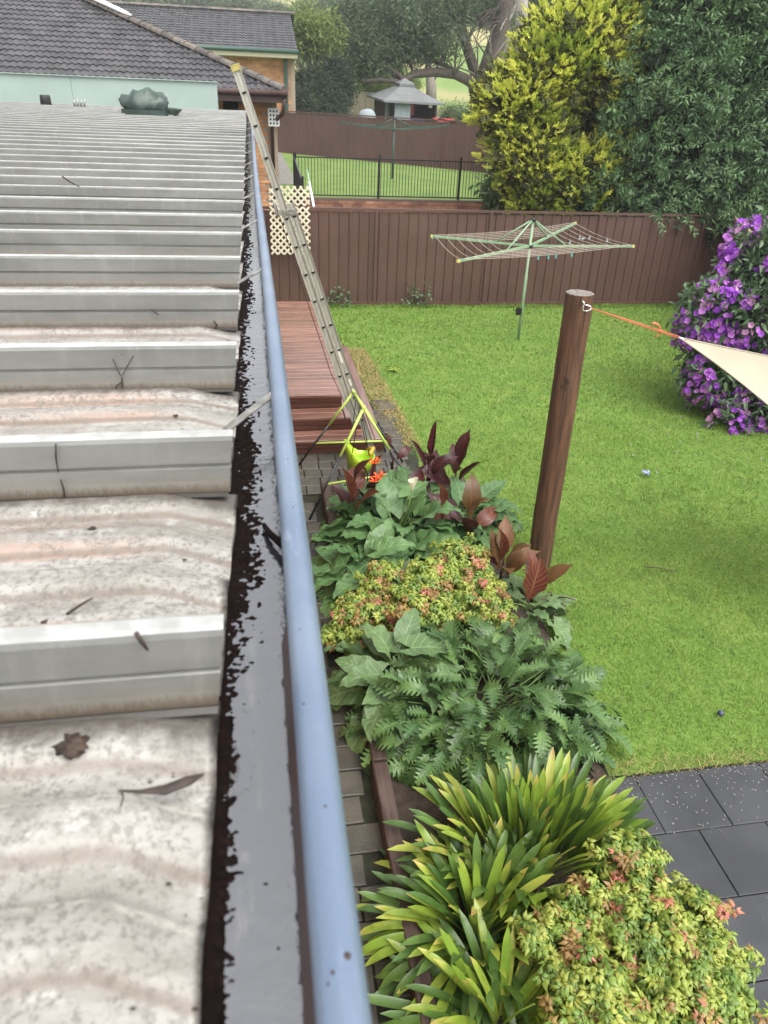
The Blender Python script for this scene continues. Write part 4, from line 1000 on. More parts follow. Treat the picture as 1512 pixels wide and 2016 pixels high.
# hip end facing right (only seen from a step aside)
mb = MB(); i = [mb.vert(p) for p in (E0, E0+Vector((0, 12.8, 0)), H1e)]; mb.face(i); i = [mb.vert(p) for p in (E0+Vector((0, 12.8, 0)), E0+Vector((-13, 12.8, 0)), H1e+Vector((-6.5, 0, 0)), H1e)]; mb.face(i); mb.build('rear_slope', 'roof_tile', h1)
wf = lambda q: q.x > -1.3
brick_wall(h1, (-11.8, 19.75), (.44, 19.75), 1.2, 3.62, 'brick_orange', 'mortar', region=wf)
brick_wall(h1, (.44, 19.76), (.44, 30.5), 1.2, 3.62, 'brick_orange', 'mortar', region=lambda q: q.y < 22, limit=200)
mb = MB(); mb.box((E0.x-6.5, 19.02, E0.z-.12), (13.1, .03, .20)); mb.box((E0.x-.0, 25.4, E0.z-.12), (.03, 12.8, .20)); mb.build('fascia', 'fascia_brown', h1)
mb = MB(); mb.box((E0.x-6.5, 19.35, E0.z-.21), (13.0, .66, .02)); mb.build('soffit', 'fascia_brown', h1)
mb = MB(); mb.tube([(E0.x-13, 18.93, E0.z-.03), (E0.x+.05, 18.93, E0.z-.03)], .065, 8); mb.build('gutter', 'fascia_brown', h1)
mb = MB(); mb.tube([(E0.x-.02, 18.98, E0.z-.12), (E0.x-.05, 19.1, E0.z-.42), (.56, 19.55, E0.z-.62), (.52, 19.68, E0.z-.75), (.52, 19.68, 1.3)], .045, 8); mb.build('downpipe', 'fascia_brown', h1)
mb = MB(); mb.box((-.40, 19.6, 3.35), (.34, .05, .50)); mb.build('meter_box', 'dark_void', h1)
# strip of clear flashing lying over the hip
mb = MB(); a = E0+Vector((-3.55, 3.55, 3.55*tz+.14)); b = E0+Vector((-5.3, 5.3, 5.3*tz+.16)); mb.tube([a, a.lerp(b, .1), a.lerp(b, .5), b], [.03, .11, .13, .10], 8, flat=.4); mb.build('flashing', 'white_paint', h1)
# white louvred panel on the wall end
x0, z0 = ony(530, 247, 19.4)[0], ony(538, 247, 19.4)[2]; x1, z1 = ony(548, 215, 19.4)[0], ony(538, 215, 19.4)[2]
t = thing('vent_panel', 'small white lattice vent panel hung at the end of the near brick house', 'panel', ((x0+x1)/2, 19.4, z0))
mb = MB(); mb.box(((x0+x1)/2, 19.44, (z0+z1)/2), (x1-x0, .02, z1-z0)); mb.build('backing', 'dark_void', t)
for i in range(4): mb = MB(); x = x0+(x1-x0)*i/3; mb.box((x, 19.40, (z0+z1)/2), (.035, .03, z1-z0+.03)); mb.build('upright', 'white_paint', t)
for i in range(5): mb = MB(); z = z0+(z1-z0)*i/4; mb.box(((x0+x1)/2, 19.41, z), (x1-x0+.03, .03, .04)); mb.build('crosspiece', 'white_paint', t)
# house 2: taller brick house with a gabled roof, behind
Y2 = 39.0; R2 = Vector(ony(586, 101, Y2-.7)); T2 = Vector(ony(579, 29, Y2+5)); 
h2 = thing('brick_house', 'two storey brick house with dark tiled gable roof standing behind the low house', 'house', (-3, 41, 1.4))
up2 = Vector((0, T2.y-R2.y, T2.z-R2.z)); L2 = up2.length
roof_slope(h2, R2, (-1, 0, 0), up2, lambda s: (0, 12.5), L2, row=.38, wt=.36, limit=0)
ridge(h2, T2+Vector((.0, 0, .05)), T2+Vector((-12.5, 0, .05)), .5)
mb = MB(); i = [mb.vert(p) for p in (T2, T2+Vector((-12.5, 0, 0)), T2+Vector((-12.5, 5.7, T2.z*0-1.9)), T2+Vector((0, 5.7, -1.9)))]; mb.face(i); mb.build('rear_slope', 'roof_tile', h2)
xr = ony(572, 160, Y2)[0]
brick_wall(h2, (-9, Y2), (xr, Y2), 1.2, R2.z-.22, 'brick_orange', 'mortar', bl=.30, bh=.125, g=.013, region=lambda q: q.x > -2.9 and q.z > 2.7)
brick_wall(h2, (xr, Y2+.01), (xr, Y2+10), 1.2, R2.z-.22, 'brick_orange', 'mortar', bl=.30, bh=.125, g=.013, region=lambda q: q.y < Y2+3 and q.z > 2.7, limit=120)
mb = MB(); mb.box((R2.x-6.3, R2.y+.02, R2.z-.16), (12.6, .04, .20)); mb.box((R2.x-6.3, R2.y+.36, R2.z-.27), (12.6, .7, .02)); mb.build('fascia', 'gutter_cream', h2)
mb = MB(); mb.tube([(R2.x-12.6, R2.y-.05, R2.z-.03), (R2.x+.05, R2.y-.05, R2.z-.03)], .08, 8); mb.build('gutter', 'dark_green_metal', h2)
dx_ = ony(563, 160, Y2)[0]; mb = MB(); mb.box((dx_, Y2-.08, 3.3), (.16, .10, (R2.z-.2-1.2)+.0)); mb.build('downpipe', 'dark_green_metal', h2)
# antenna and red vent on the far roof ridge
t = thing('roof_antenna', 'thin television antenna standing over the far house ridge', 'antenna', T2+Vector((-5.4, .4, 0)))
mb = MB(); b_ = T2+Vector((-5.4, .4, 0)); mb.tube([b_, b_+Vector((0, 0, 1.3))], .02, 6); mb.build('mast', 'grey_steel', t)
mb = MB(); mb.tube([b_+Vector((-1.5, 0, .55)), b_+Vector((.9, 0, 1.1))], .02, 5)
for i in range(6): q = b_+Vector((-1.3+.4*i, 0, .60+.09*i)); mb.tube([q+Vector((.1, -.5, .2)), q+Vector((-.1, .5, -.2))], .012, 4)
mb.build('arms', 'grey_steel', t)
# ------------------------------------------------------------------ beyond the far fence
steel_fence('steel_fence', 'pale cream steel fence behind the grey gazebo', (3.5, 56), (8.8, 50), 1.3, 4.15-.1, 'fence_cream', .5)
steel_fence('steel_fence', 'short pale cream steel fence at the right of the grey gazebo', (10.5, 48.5), (12.2, 47.5), 1.3, 3.4, 'fence_cream', .5)
Yg = 46.0; gz = thing('gazebo', 'grey canvas gazebo with curtains and a small top vent beyond the far fence', 'gazebo', ony(805, 235, Yg))
gA = lambda px, py, dy: Vector(ony(px, py, Yg+dy))
eaves = [gA(722, 187, .8), gA(755, 197, -2.0), gA(876, 204, -.9), gA(842, 190, 2.0)]; apex = gA(797, 160, 0); cap = [apex.lerp(e, .22) for e in eaves]
mb = MB()
for i in range(4):
    a, b = eaves[i], eaves[(i+1) % 4]; P = []
    for u in range(7):
        f = u/6; row = []
        for v in range(9):
            k = v/8; q = apex.lerp(a, k).lerp(apex.lerp(b, k), f) if False else apex.lerp(a.lerp(b, f), k); q = q+Vector((0, 0, -.05*math.sin(PI*k))); row.append(q)
        P.append(row)
    mb.grid(P, 0, True)
mb.build('canopy', 'gazebo_grey', gz)
mb = MB(); a2 = apex+Vector((0, 0, .16)); c2 = [q+Vector((0, 0, .12))+(q-apex)*.15 for q in cap]
for i in range(4): k = [mb.vert(p) for p in (a2, c2[i], c2[(i+1) % 4])]; mb.face(k)
for i in range(4): k = [mb.vert(p) for p in (c2[i], c2[i]-Vector((0, 0, .12)), c2[(i+1) % 4]-Vector((0, 0, .12)), c2[(i+1) % 4])]; mb.face(k)
mb.build('top_vent', 'gazebo_grey', gz)
for i in range(4):
    a, b = eaves[i], eaves[(i+1) % 4]
    mb = MB(); q = [mb.vert(p) for p in (a, b, b-Vector((0, 0, .10)), a-Vector((0, 0, .10)))]; mb.face(q); mb.build('valance', 'gazebo_grey', gz)
cent = sum(eaves, Vector())/4; legs = [cent.lerp(Vector((e.x, e.y, cent.z)), .78) for e in eaves]
for l_ in legs: mb = MB(); mb.bar((l_.x, l_.y, 1.2), (l_.x, l_.y, cent.z), .09, .09); mb.build('leg', 'black_metal', gz)
def curtain(a, b, mat, name, zt=None, zb=1.4):
    n = 16; zt = zt or cent.z-.05; rows = []
    for z in (zb, zt): rows.append([Vector((a.x+(b.x-a.x)*j/n, a.y+(b.y-a.y)*j/n+.05*math.sin(j*2.3), z)) for j in range(n+1)])
    mb = MB(); mb.grid(rows, 0, True); return mb.build(name, mat, gz)
curtain(legs[1].lerp(legs[2], .13), legs[1].lerp(legs[2], .46), 'curtain_grey', 'curtain'); curtain(legs[1].lerp(legs[0], -.02), legs[1].lerp(legs[0], .25), 'curtain_grey', 'curtain')
curtain(legs[0], legs[3], 'fascia_brown', 'back_curtain'); curtain(legs[3], legs[2], 'fascia_brown', 'back_curtain')
mb = MB(); q = legs[1].lerp(legs[2], .62)+Vector((0, 1.0, 0)); mb.box((q.x, q.y, 2.35), (1.15, .5, 1.0)); mb.box((q.x, q.y, 2.0), (1.5, .7, .5)); o = rehome(mb.build('tarpaulin', 'tarp_blue'), (q.x, q.y, 1.9)); tag(o, 'blue tarpaulin covering something inside the gazebo', 'tarpaulin')
q = Vector(ony(848, 200, Yg-.7)); mb = MB(); mb.box((0, 0, 0), (.2, .03, .25)); o = mb.build('paper_sign', 'white_paint'); o.matrix_basis = Matrix.Translation(q-Vector((0, 0, .18))); tag(o, 'small pale rectangle hanging under the gazebo edge', 'sign')
q = Vector(ony(812, 205, Yg-.3)); mb = MB(); mb.box((0, 0, 0), (.16, .05, .5)); mb.box((.03, 0, -.3), (.07, .05, .2)); o = mb.build('red_towel', 'red_paint'); o.matrix_basis = Matrix.Translation(q-Vector((0, 0, .15))); tag(o, 'red towel hanging inside the gazebo', 'towel')
q = Vector(ony(723, 228, 43)); t = thing('barbecue', 'covered grey kettle barbecue standing before the cream fence', 'barbecue', (q.x, q.y, 1.3))
mb = MB(); mb.ball(q+Vector((0, 0, -.05)), (.48, .4, .38), 12, 7, nz=.15); mb.build('cover', 'curtain_grey', t); mb = MB()
for s in (-.3, .3): mb.bar((q.x+s, q.y, 1.2), (q.x+s, q.y, q.z-.2), .06, .06)
mb.build('stand', 'black_metal', t)
q = Vector(ony(877, 238, 40)); mb = MB(); mb.box((0, 0, -.15), (.9, .5, .5)); mb.bar((-.6, 0, .1), (.5, 0, -.05), .5, .08); o = mb.build('red_cart', 'red_paint'); o.matrix_basis = Matrix.Translation(q); tag(o, 'red object just showing over the far fence at the right of the gazebo', 'cart')
# ------------------------------------------------------------------ trees
def leafc(name, c, c2, rough=.5, trans=.25, dark=None, nscale=1.5):
    m = Mat(name); r = m.rnd(); b = m.mix(r, c, c2)
    b = m.mix(m.math('MULTIPLY', m.ramp(m.noise(nscale, 3), .42, .66), .6), b, dark or tuple(x*.6 for x in c)); m.col(b); m.leafy(trans); MATS[name] = m.fin(rough, 0, .4)
leafc('leaf_dark', (.095, .175, .080), (.18, .285, .125), .40, .3)
leafc('leaf_dark_new', (.09, .17, .06), (.12, .21, .09), .38, .25)
leafc('leaf_gold', (.62, .66, .09), (.78, .76, .17), .7, .42, (.40, .50, .06), 1.8)
leafc('leaf_gold_green', (.28, .38, .045), (.42, .50, .07), .7, .4)
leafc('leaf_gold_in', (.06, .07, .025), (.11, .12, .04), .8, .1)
leafc('leaf_olive', (.10, .15, .06), (.18, .24, .10), .6, .25, nscale=.5)
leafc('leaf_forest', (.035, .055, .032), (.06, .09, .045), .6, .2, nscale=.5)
leafc('leaf_light', (.16, .22, .06), (.24, .30, .09), .6, .3, nscale=.5)
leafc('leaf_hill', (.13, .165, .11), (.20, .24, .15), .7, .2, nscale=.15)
def lance(L=.11, W=.032, droop=.35):
    mb = MB(); v = [mb.vert((0, 0, 0)), mb.vert((-W/2, L*.38, -.004)), mb.vert((0, L*.42, .006)), mb.vert((W/2, L*.38, -.004)), mb.vert((0, L, -L*droop))]
    mb.face([v[0], v[2], v[1]]); mb.face([v[0], v[3], v[2]]); mb.face([v[1], v[2], v[4]]); mb.face([v[2], v[3], v[4]]); return mb.proto()
def rand_frames(n, up=.5):
    t = rs.randn(n, 3); t /= np.linalg.norm(t, axis=1)[:, None]; return t
def sprig(leaf, n, L, spread=1.0, seed=0, down=.3):
    """a twig with leaves in pairs along it, as one proto"""
    r = np.random.RandomState(seed); Vs = []; mb = MB()
    for i in range(n):
        f = (i+.5)/n; y = L*f; a = i*2.4+r.rand()*.5; d = np.array([math.cos(a)*spread, .7, math.sin(a)*spread-down]); x, t, z = frame(d, (0, -.3, 1)); s = .75+.5*r.rand()
        b = len(mb.v)
        for p, uv in zip(leaf.V, leaf.UV): q = x*p[0]*s+t*p[1]*s+z*p[2]*s+np.array([0, y, -.25*f*f*L]); mb.vert(q, tuple(uv))
        k = 0
        for tt in leaf.tot: mb.face([b+j for j in leaf.loops[k:k+tt]], 0); k += tt
    return mb.proto()
def crown_pts(blobs, n, shell=.55, amp=.22, fq=2.2):
    """points through the volume of several ellipsoids, most of them near the surface"""
    vol = np.array([b[1][0]*b[1][1]*b[1][2] for b in blobs])**.67; k = rs.choice(len(blobs), n, p=vol/vol.sum())
    d = rs.randn(n, 3); d /= np.linalg.norm(d, axis=1)[:, None]; r = 1-(1-shell)*rs.rand(n)**1.6
    C = np.array([b[0] for b in blobs])[k]; Rr = np.array([b[1] for b in blobs])[k]
    # lumpy surface
    lump = np.array([1+amp*mnoise.noise(Vector((dd*fq+c*.7).tolist())) for dd, c in zip(d, C)])
    return C+d*Rr*(r*lump)[:, None], d
def mats_from(P, D, Nn, s):
    out = []
    for p, d, n, k in zip(P, D, Nn, s):
        x, t, z = frame(d, n); out.append(TM(p, x, t, z, k))
    return out
def crown(name, parent, items, mats):
    o = merge(name, items, mats, parent); o['kind'] = 'stuff'; return o
def limb(pts, r, n=8): mb = MB(); mb.tube(pts, r, n); return mb
def blobtree(label, name, blobs, trunk, n, sz, mat, bark='bark_dark', group=None, cat='tree', leaf=None, up=.25, shell=.45, limbs=()):
    base = trunk[0]; t = thing(name, label, cat, base, group)
    mb = MB(); mb.tube(trunk, [trunk_r*(1-.6*i/(len(trunk)-1)) for i, trunk_r in enumerate([sz[2]]*len(trunk))], 8); mb.build('trunk', bark, t)
    for L in limbs:
        mb = MB(); mb.tube(L[0], L[1], 6); mb.build('limb', bark, t)
    P, D = crown_pts(blobs, n, shell)
    dd = D*.8+rs.randn(n, 3)*.6+np.array([0, 0, up]); nn = rs.randn(n, 3)*.5+np.array([0, 0, 1]); s = sz[0]+rs.rand(n)*(sz[1]-sz[0])
    lf = leaf or LEAFCLUMP; T = mats_from(P, dd, nn, s)
    prs = lf if isinstance(lf, list) else [lf]; idx = rs.randint(0, len(prs), n); mt = mat if isinstance(mat, list) else [mat]
    items = []
    for k, pr in enumerate(prs): items.append((pr, [T[i] for i in range(n) if idx[i] == k]))
    o = crown('crown', t, items, mt)
    if len(mt) > 1:
        pass
    return t
def clump(n, spread, L, W, seed):
    r = np.random.RandomState(seed); mb = MB()
    for i in range(n):
        c = r.randn(3)*spread; d = r.randn(3); d[2] -= .3; x, t, z = frame(d, r.randn(3)+np.array([0, 0, 1])); s = .6+.8*r.rand(); b = len(mb.v)
        for p in ((0, 0, 0), (-W/2, L*.45, 0), (0, L, -L*.15), (W/2, L*.45, 0)): q = c+x*p[0]*s+t*p[1]*s+z*p[2]*s; mb.vert(q, (p[0]*2/W, p[1]/L))
        mb.face([b, b+3, b+2, b+1])
    return mb.proto()
LEAFCLUMP = [clump(12, .42, .55, .22, k) for k in range(4)]
FINECLUMP = [clump(24, .45, .38, .10, 10+k) for k in range(4)]
V3 = lambda *a: Vector(a)
# --- golden conifer behind the fence
def spray(seed):
    """flame shaped spray: a stem with many short feathery side fronds"""
    r = np.random.RandomState(seed); mb = MB()
    for i in range(16):
        f = i/15; side = 1 if i % 2 else -1; c = np.array([0, f*.30, .06*f*f]); ln = .13*(1-.55*f)*(.7+.6*r.rand())
        d = np.array([side*(.75-.45*f), .75, r.randn()*.35+.25]); x, t, z = frame(d, np.array([r.randn()*.4, 0, 1])); b = len(mb.v)
        wv = .020
        for p in ((0, 0, 0), (-wv, ln*.35, .004), (-wv*.7, ln*.7, .0), (0, ln, .012), (wv*.7, ln*.7, .0), (wv, ln*.35, .004)):
            q = c+x*p[0]+t*p[1]+z*p[2]; mb.vert(q, (p[0]/wv, p[1]/ln))
        mb.face([b, b+5, b+4, b+3]); mb.face([b, b+3, b+2, b+1])
    return mb.proto()
SPR = [spray(k) for k in range(5)]
gt = thing('golden_conifer', 'big yellow-green golden conifer leaning over the boundary fence', 'tree', (6.9, 18.2, 0))
mb = MB(); mb.tube([V3(6.9, 18.3, 0), V3(6.95, 18.3, 2), V3(7.1, 18.3, 4), V3(7.3, 18.3, 5.3)], [.17, .14, .09, .03], 8); mb.build('trunk', 'bark_dark', gt)
def fromp(L, dy=0):    # (px, py, Y, r px) -> ellipsoid in the place
    out = []
    for px, py, Y, rx, ry in L:
        c = ony(px, py, Y); k = math.hypot(c[0], c[1])/F*1.02; out.append((np.array(c), (rx*k, rx*k*.85, ry*k)))
    return out
GB = fromp([(1018, 215, 17.6, 70, 55), (1045, 300, 17.4, 72, 62), (1065, 370, 17.2, 62, 60), (1130, 130, 18, 88, 72), (1180, 75, 18.2, 66, 48), (1215, 40, 18.6, 60, 40), (1075, 160, 17.8, 70, 60), (1140, 360, 17.2, 80, 62), (1210, 340, 17.4, 60, 70), (1235, 150, 18.2, 60, 70), (1100, 80, 18.4, 60, 45), (990, 200, 17.9, 42, 40), (1240, 240, 18, 60, 60), (1290, 10, 19.2, 70, 32)])
for b in GB[:9]:
    mb = MB(); mb.tube(bez(V3(7.0, 18.3, max(.8, b[0][2]*.45)), V3(6.98, 18.3, b[0][2]*.8), V3(*b[0])), [.06, .055, .05, .045, .04, .035, .03, .02, .01], 6); mb.build('limb', 'bark_dark', gt)
nG = 12500; P, D = crown_pts(GB, nG, .70, .45, 3.2)
dd = D*np.array([1, 1, .5])+rs.randn(nG, 3)*.40+np.array([-.15, -.3, .22]); T = mats_from(P, dd, D*.6+np.array([0, -.25, .9])+rs.randn(nG, 3)*.35, .42+rs.rand(nG)*.45)
idx = rs.randint(0, 5, nG); grn = np.array([mnoise.noise(Vector((p*1.1).tolist())) for p in P])+rs.randn(nG)*.22-.25*(P[:, 2] < 2.6) 
for nm, mt, sel in (('golden_foliage', 'leaf_gold', grn > -.22), ('green_foliage', 'leaf_gold_green', grn <= -.22)):
    crown(nm, gt, [(SPR[k], [T[i] for i in range(nG) if idx[i] == k and sel[i]]) for k in range(5)], [mt])
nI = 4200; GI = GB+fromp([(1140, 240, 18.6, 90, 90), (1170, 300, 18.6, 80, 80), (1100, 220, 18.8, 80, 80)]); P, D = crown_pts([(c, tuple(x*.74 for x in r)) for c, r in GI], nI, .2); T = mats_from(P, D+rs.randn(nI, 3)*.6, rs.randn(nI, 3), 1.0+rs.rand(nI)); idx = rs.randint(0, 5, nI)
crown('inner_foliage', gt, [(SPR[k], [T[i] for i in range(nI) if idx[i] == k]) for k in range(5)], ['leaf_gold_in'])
# --- big dark tree at the right
LN = lance(.110, .046, .25)
TW = [sprig(LN, 11, .30, 1.0, k, .10) for k in range(5)]
dt = thing('dark_tree', 'large dense dark green broadleaf tree overhanging the right end of the fence', 'tree', (10.5, 18.6, 0))
mb = MB(); mb.tube([V3(10.5, 18.6, 0), V3(10.4, 18.5, 2.2), V3(10.6, 18.4, 4.5), V3(10.8, 18.4, 6.5)], [.22, .19, .13, .05], 8); mb.build('trunk', 'bark_dark', dt)
DB = fromp([(1380, 90, 18, 120, 90), (1330, 190, 17.3, 110, 90), (1300, 290, 17.0, 100, 80), (1260, 370, 16.8, 85, 55), (1400, 330, 16.6, 110, 85), (1460, 200, 17.2, 110, 100), (1500, 80, 18, 120, 110), (1350, 0, 18.6, 110, 70), (1440, 405, 16.0, 80, 45), (1540, 330, 16.6, 100, 110), (1620, 180, 17.5, 150, 170), (1195, 395, 16.6, 50, 28), (1480, -60, 18.5, 160, 90)])
DB += [(np.array(ony(1385, 440, 15.6)), (.26, .25, .16)), (np.array(ony(1297, 420, 15.6)), (.30, .25, .10)), (np.array(ony(1345, 415, 15.7)), (.5, .3, .2)), (np.array(ony(1430, 440, 15.6)), (.45, .3, .16))]
for b in DB[:11]:
    mb = MB(); mb.tube(bez(V3(10.5, 18.5, min(4.5, max(1.0, b[0][2]*.5))), V3(10.5, 18.4, b[0][2]*.85), V3(*b[0])), [.08, .075, .07, .06, .05, .04, .03, .02, .01], 6); mb.build('limb', 'bark_dark', dt)
nD = 6800; P, D = crown_pts(DB, nD, .66, .42, 3.4)
dd = D*.9+rs.randn(nD, 3)*.5+np.array([0, -.15, .25]); T = mats_from(P, dd, D+np.array([0, 0, .8]), .95+rs.rand(nD)*.55); idx = rs.randint(0, 5, nD); nw = rs.rand(nD) < .10
crown('foliage', dt, [(TW[k], [T[i] for i in range(nD) if idx[i] == k and not nw[i]]) for k in range(5)], ['leaf_dark'])
crown('young_foliage', dt, [(TW[k], [T[i] for i in range(nD) if idx[i] == k and nw[i]]) for k in range(5)], ['leaf_dark_new'])
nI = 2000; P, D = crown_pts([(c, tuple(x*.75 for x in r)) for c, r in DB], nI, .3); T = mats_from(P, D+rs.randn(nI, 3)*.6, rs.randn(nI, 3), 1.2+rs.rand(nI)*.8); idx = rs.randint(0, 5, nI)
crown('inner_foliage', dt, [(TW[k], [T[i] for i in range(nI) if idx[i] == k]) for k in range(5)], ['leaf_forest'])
# --- low bush between pool fence and conifer
blobtree('small green shrub at the right end of the pool fence', 'shrub', fromp([(985, 372, 20.3, 26, 20), (1010, 385, 20.0, 30, 22)]), [V3(*ony(995, 400, 20.3)), V3(*ony(995, 375, 20.3))], 260, (.18, .4, .02), 'leaf_olive', cat='shrub')
# --- dark bush and twiggy tree at the left behind the far fence
blobtree('dark dense bush behind the left end of the far fence', 'evergreen_bush', fromp([(612, 190, 44, 30, 40), (645, 205, 44, 30, 30), (595, 215, 43, 24, 26), (662, 170, 45, 26, 40)]), [V3(*ony(625, 250, 44)), V3(*ony(625, 200, 44))], 3600, (.25, .5, .12), 'leaf_forest', cat='bush', leaf=FINECLUMP)
tw = thing('twiggy_tree', 'bare grey twiggy tree with pale green top beside the two storey house', 'tree', ony(622, 240, 46))
mb = MB(); b0 = V3(*ony(622, 240, 46)); mb.tube([b0, b0+V3(.1, 0, 1.4)], [.15, .1], 7); mb.build('trunk', 'bark_grey', tw)
for i in range(46):
    a = (i/45-.5)*1.3; q = V3(*ony(618+a*62+random.uniform(-6, 6), 70+abs(a)*40+random.uniform(-14, 40), 46+random.uniform(-1, 1))); mb = MB(); mb.tube(bez(b0+V3(0, 0, .5), b0.lerp(q, .4)+V3(a*-.3, 0, .3), q, 6), [.06, .05, .04, .03, .025, .018, .01], 4); mb.build('branch', 'bark_grey', tw)
P, D = crown_pts(fromp([(615, 62, 46, 26, 16), (600, 75, 46, 16, 12), (640, 80, 46, 18, 18)]), 420, .4); T = mats_from(P, D+rs.randn(420, 3)*.6, rs.randn(420, 3)+[0, 0, 1], .4+rs.rand(420)*.5); crown('crown', tw, [(FINECLUMP[0], T)], ['leaf_light'])
# --- large spreading tree with a long arching limb
BY = 50.0; bp = lambda px, py, dy=0: V3(*ony(px, py, BY+dy))
bt_ = thing('spreading_tree', 'large dark spreading tree with a long low arching limb over the gazebo', 'tree', bp(948, 235))
def L_(name, pts, r0, r1, mat='bark_dark', n=7):
    mb = MB(); k = len(pts); mb.tube(pts, [r0+(r1-r0)*i/(k-1) for i in range(k)], n); mb.build(name, mat, bt_)
L_('trunk', [bp(950, 240), bp(945, 200), bp(950, 170), bp(966, 120), bp(985, 60), bp(995, 0), bp(1000, -60)], .75, .45)
L_('trunk', [bp(952, 185, -.2), bp(935, 140), bp(918, 90), bp(905, 40), bp(880, -20)], .38, .2)
arch = [(944, 178), (925, 160), (895, 146), (855, 142), (815, 146), (795, 158), (778, 160), (745, 157), (712, 160)]
L_('limb', [bp(x, y, -i*.5) for i, (x, y) in enumerate(arch)], .34, .08)
L_('limb', [bp(905, 149, -1), bp(880, 130), bp(850, 120), bp(830, 122)], .16, .05)
L_('limb', [bp(795, 157, -3), bp(775, 140, -3), bp(745, 128, -3), bp(700, 124, -3)], .13, .04)
for i in range(34):
    a = random.choice(arch[2:8]) if i % 2 else random.choice(((966, 120), (985, 60), (918, 90), (905, 40), (940, 150))); q0 = bp(*a, -1.5); q1 = bp(a[0]+random.uniform(-70, 60), a[1]-random.uniform(15, 90), random.uniform(-3, 1))
    L_('branch', bez(q0, q0.lerp(q1, .5)+V3(random.uniform(-.6, .6), 0, .4), q1, 5), .06, .012, 'bark_grey' if i % 4 == 0 else 'bark_dark', 5)
for i in range(30):     # drooping bare twigs on the right
    q0 = bp(random.uniform(930, 1010), random.uniform(-20, 110), -1); q1 = q0+V3(random.uniform(-2.6, .4), random.uniform(-1, 1), random.uniform(-.5, -2.6)); L_('twig', bez(q0, q0.lerp(q1, .5)+V3(-.3, 0, .6), q1, 5), .028, .006, 'bark_dark', 4)
BB = fromp([(840, 60, 49, 60, 40), (770, 45, 48, 60, 40), (720, 80, 47, 45, 34), (700, 118, 47, 34, 18), (760, 100, 48, 46, 22), (800, 20, 50, 70, 30), (880, 5, 50, 56, 26), (695, 40, 49, 38, 30), (820, 95, 49, 44, 22), (735, 134, 47, 30, 8), (955, 5, 51, 50, 30)])
n = 3300; P, D = crown_pts(BB, n, .35, .5, 3); T = mats_from(P, D*.5+rs.randn(n, 3)*.7+[0, 0, -.2], rs.randn(n, 3)*.5+[0, 0, 1], .30+rs.rand(n)*.45); idx = rs.randint(0, 4, n)
leafc('leaf_spreading', (.065, .10, .05), (.12, .165, .08), .6, .25, nscale=.5)
crown('crown', bt_, [(FINECLUMP[k], [T[i] for i in range(n) if idx[i] == k]) for k in range(4)], ['leaf_spreading'])
# --- gum trunks
def gum(label, pts, r0, r1, Y, mat='bark_gum'):
    q = [V3(*ony(x, y, Y)) for x, y in pts]; t = thing('gum_tree', label, 'tree', q[0]); k = len(q); mb = MB(); mb.tube(q, [r0+(r1-r0)*i/(k-1) for i in range(k)], 10); mb.build('trunk', mat, t); return t
g1_ = gum('smooth pale grey gum trunk rising just left of the golden conifer', [(1020, 260), (1022, 180), (1024, 100), (1027, 30), (1030, -60)], .34, .28, 42)
g2_ = gum('broad rough grey brown trunk behind the spreading tree', [(990, 250), (985, 150), (985, 60), (992, -60)], .8, .6, 56, 'bark_grey')
g3_ = gum('pale forked gum trunk standing behind the gazebo', [(848, 215), (849, 170), (846, 140), (842, 100), (838, 40)], .42, .2, 60)
mb = MB(); mb.tube([V3(*ony(x, y, 60)) for x, y in ((850, 160), (866, 130), (878, 100), (884, 60))], [.22, .2, .15, .1], 7); mb.build('limb', 'bark_gum', g3_)
for i in range(8):
    q0 = V3(*ony(random.uniform(1000, 1030), random.uniform(-40, 60), 44)); mb = MB(); mb.tube(bez(q0, q0+V3(.6, 0, 1.0), q0+V3(random.uniform(-2.5, 3), 0, random.uniform(.5, 2.5))), .06, 5); mb.build('limb', 'bark_gum', g1_)
# --- other trees behind
blobtree('light green bush behind the cream fence left of the gazebo', 'green_bush', fromp([(745, 150, 62, 44, 24), (700, 145, 62, 40, 26), (790, 165, 60, 30, 16)]), [V3(*ony(740, 200, 62)), V3(*ony(740, 150, 62))], 2200, (.3, .6, .2), 'leaf_light', cat='bush', leaf=FINECLUMP)
blobtree('green bush beside the red object behind the far fence', 'green_bush', fromp([(893, 228, 41, 16, 8), (918, 236, 40, 18, 8)]), [V3(*ony(900, 260, 41)), V3(*ony(900, 230, 41))], 420, (.25, .45, .05), 'leaf_olive', cat='bush', leaf=FINECLUMP)
blobtree('dark trees massed behind the golden conifer at the top', 'evergreen_tree', fromp([(1080, 20, 62, 60, 50), (1130, -20, 62, 80, 60), (1180, 0, 60, 60, 50), (1060, 80, 62, 40, 60)]), [V3(*ony(1100, 250, 62)), V3(*ony(1100, 0, 62))], 4200, (.4, .8, .4), 'leaf_olive', leaf=FINECLUMP)
hz = [(470, 20, 110, 34, 22, 'leaf_hill'), (420, 5, 120, 30, 18, 'leaf_hill'), (540, 32, 105, 22, 14, 'leaf_hill'), (600, 40, 90, 30, 24, 'leaf_olive'), (650, 50, 85, 34, 40, 'leaf_hill'), (655, 12, 95, 18, 22, 'leaf_olive'), (330, 5, 120, 40, 16, 'leaf_hill'), (260, 2, 120, 34, 14, 'leaf_hill'), (900, 45, 190, 44, 14, 'leaf_hill'), (700, 60, 130, 50, 30, 'leaf_hill'), (820, 70, 170, 50, 24, 'leaf_hill'), (965, 50, 170, 50, 24, 'leaf_hill'), (1020, 40, 120, 60, 34, 'leaf_hill'), (560, 70, 80, 24, 20, 'leaf_olive'), (500, -5, 120, 12, 10, 'leaf_hill')]
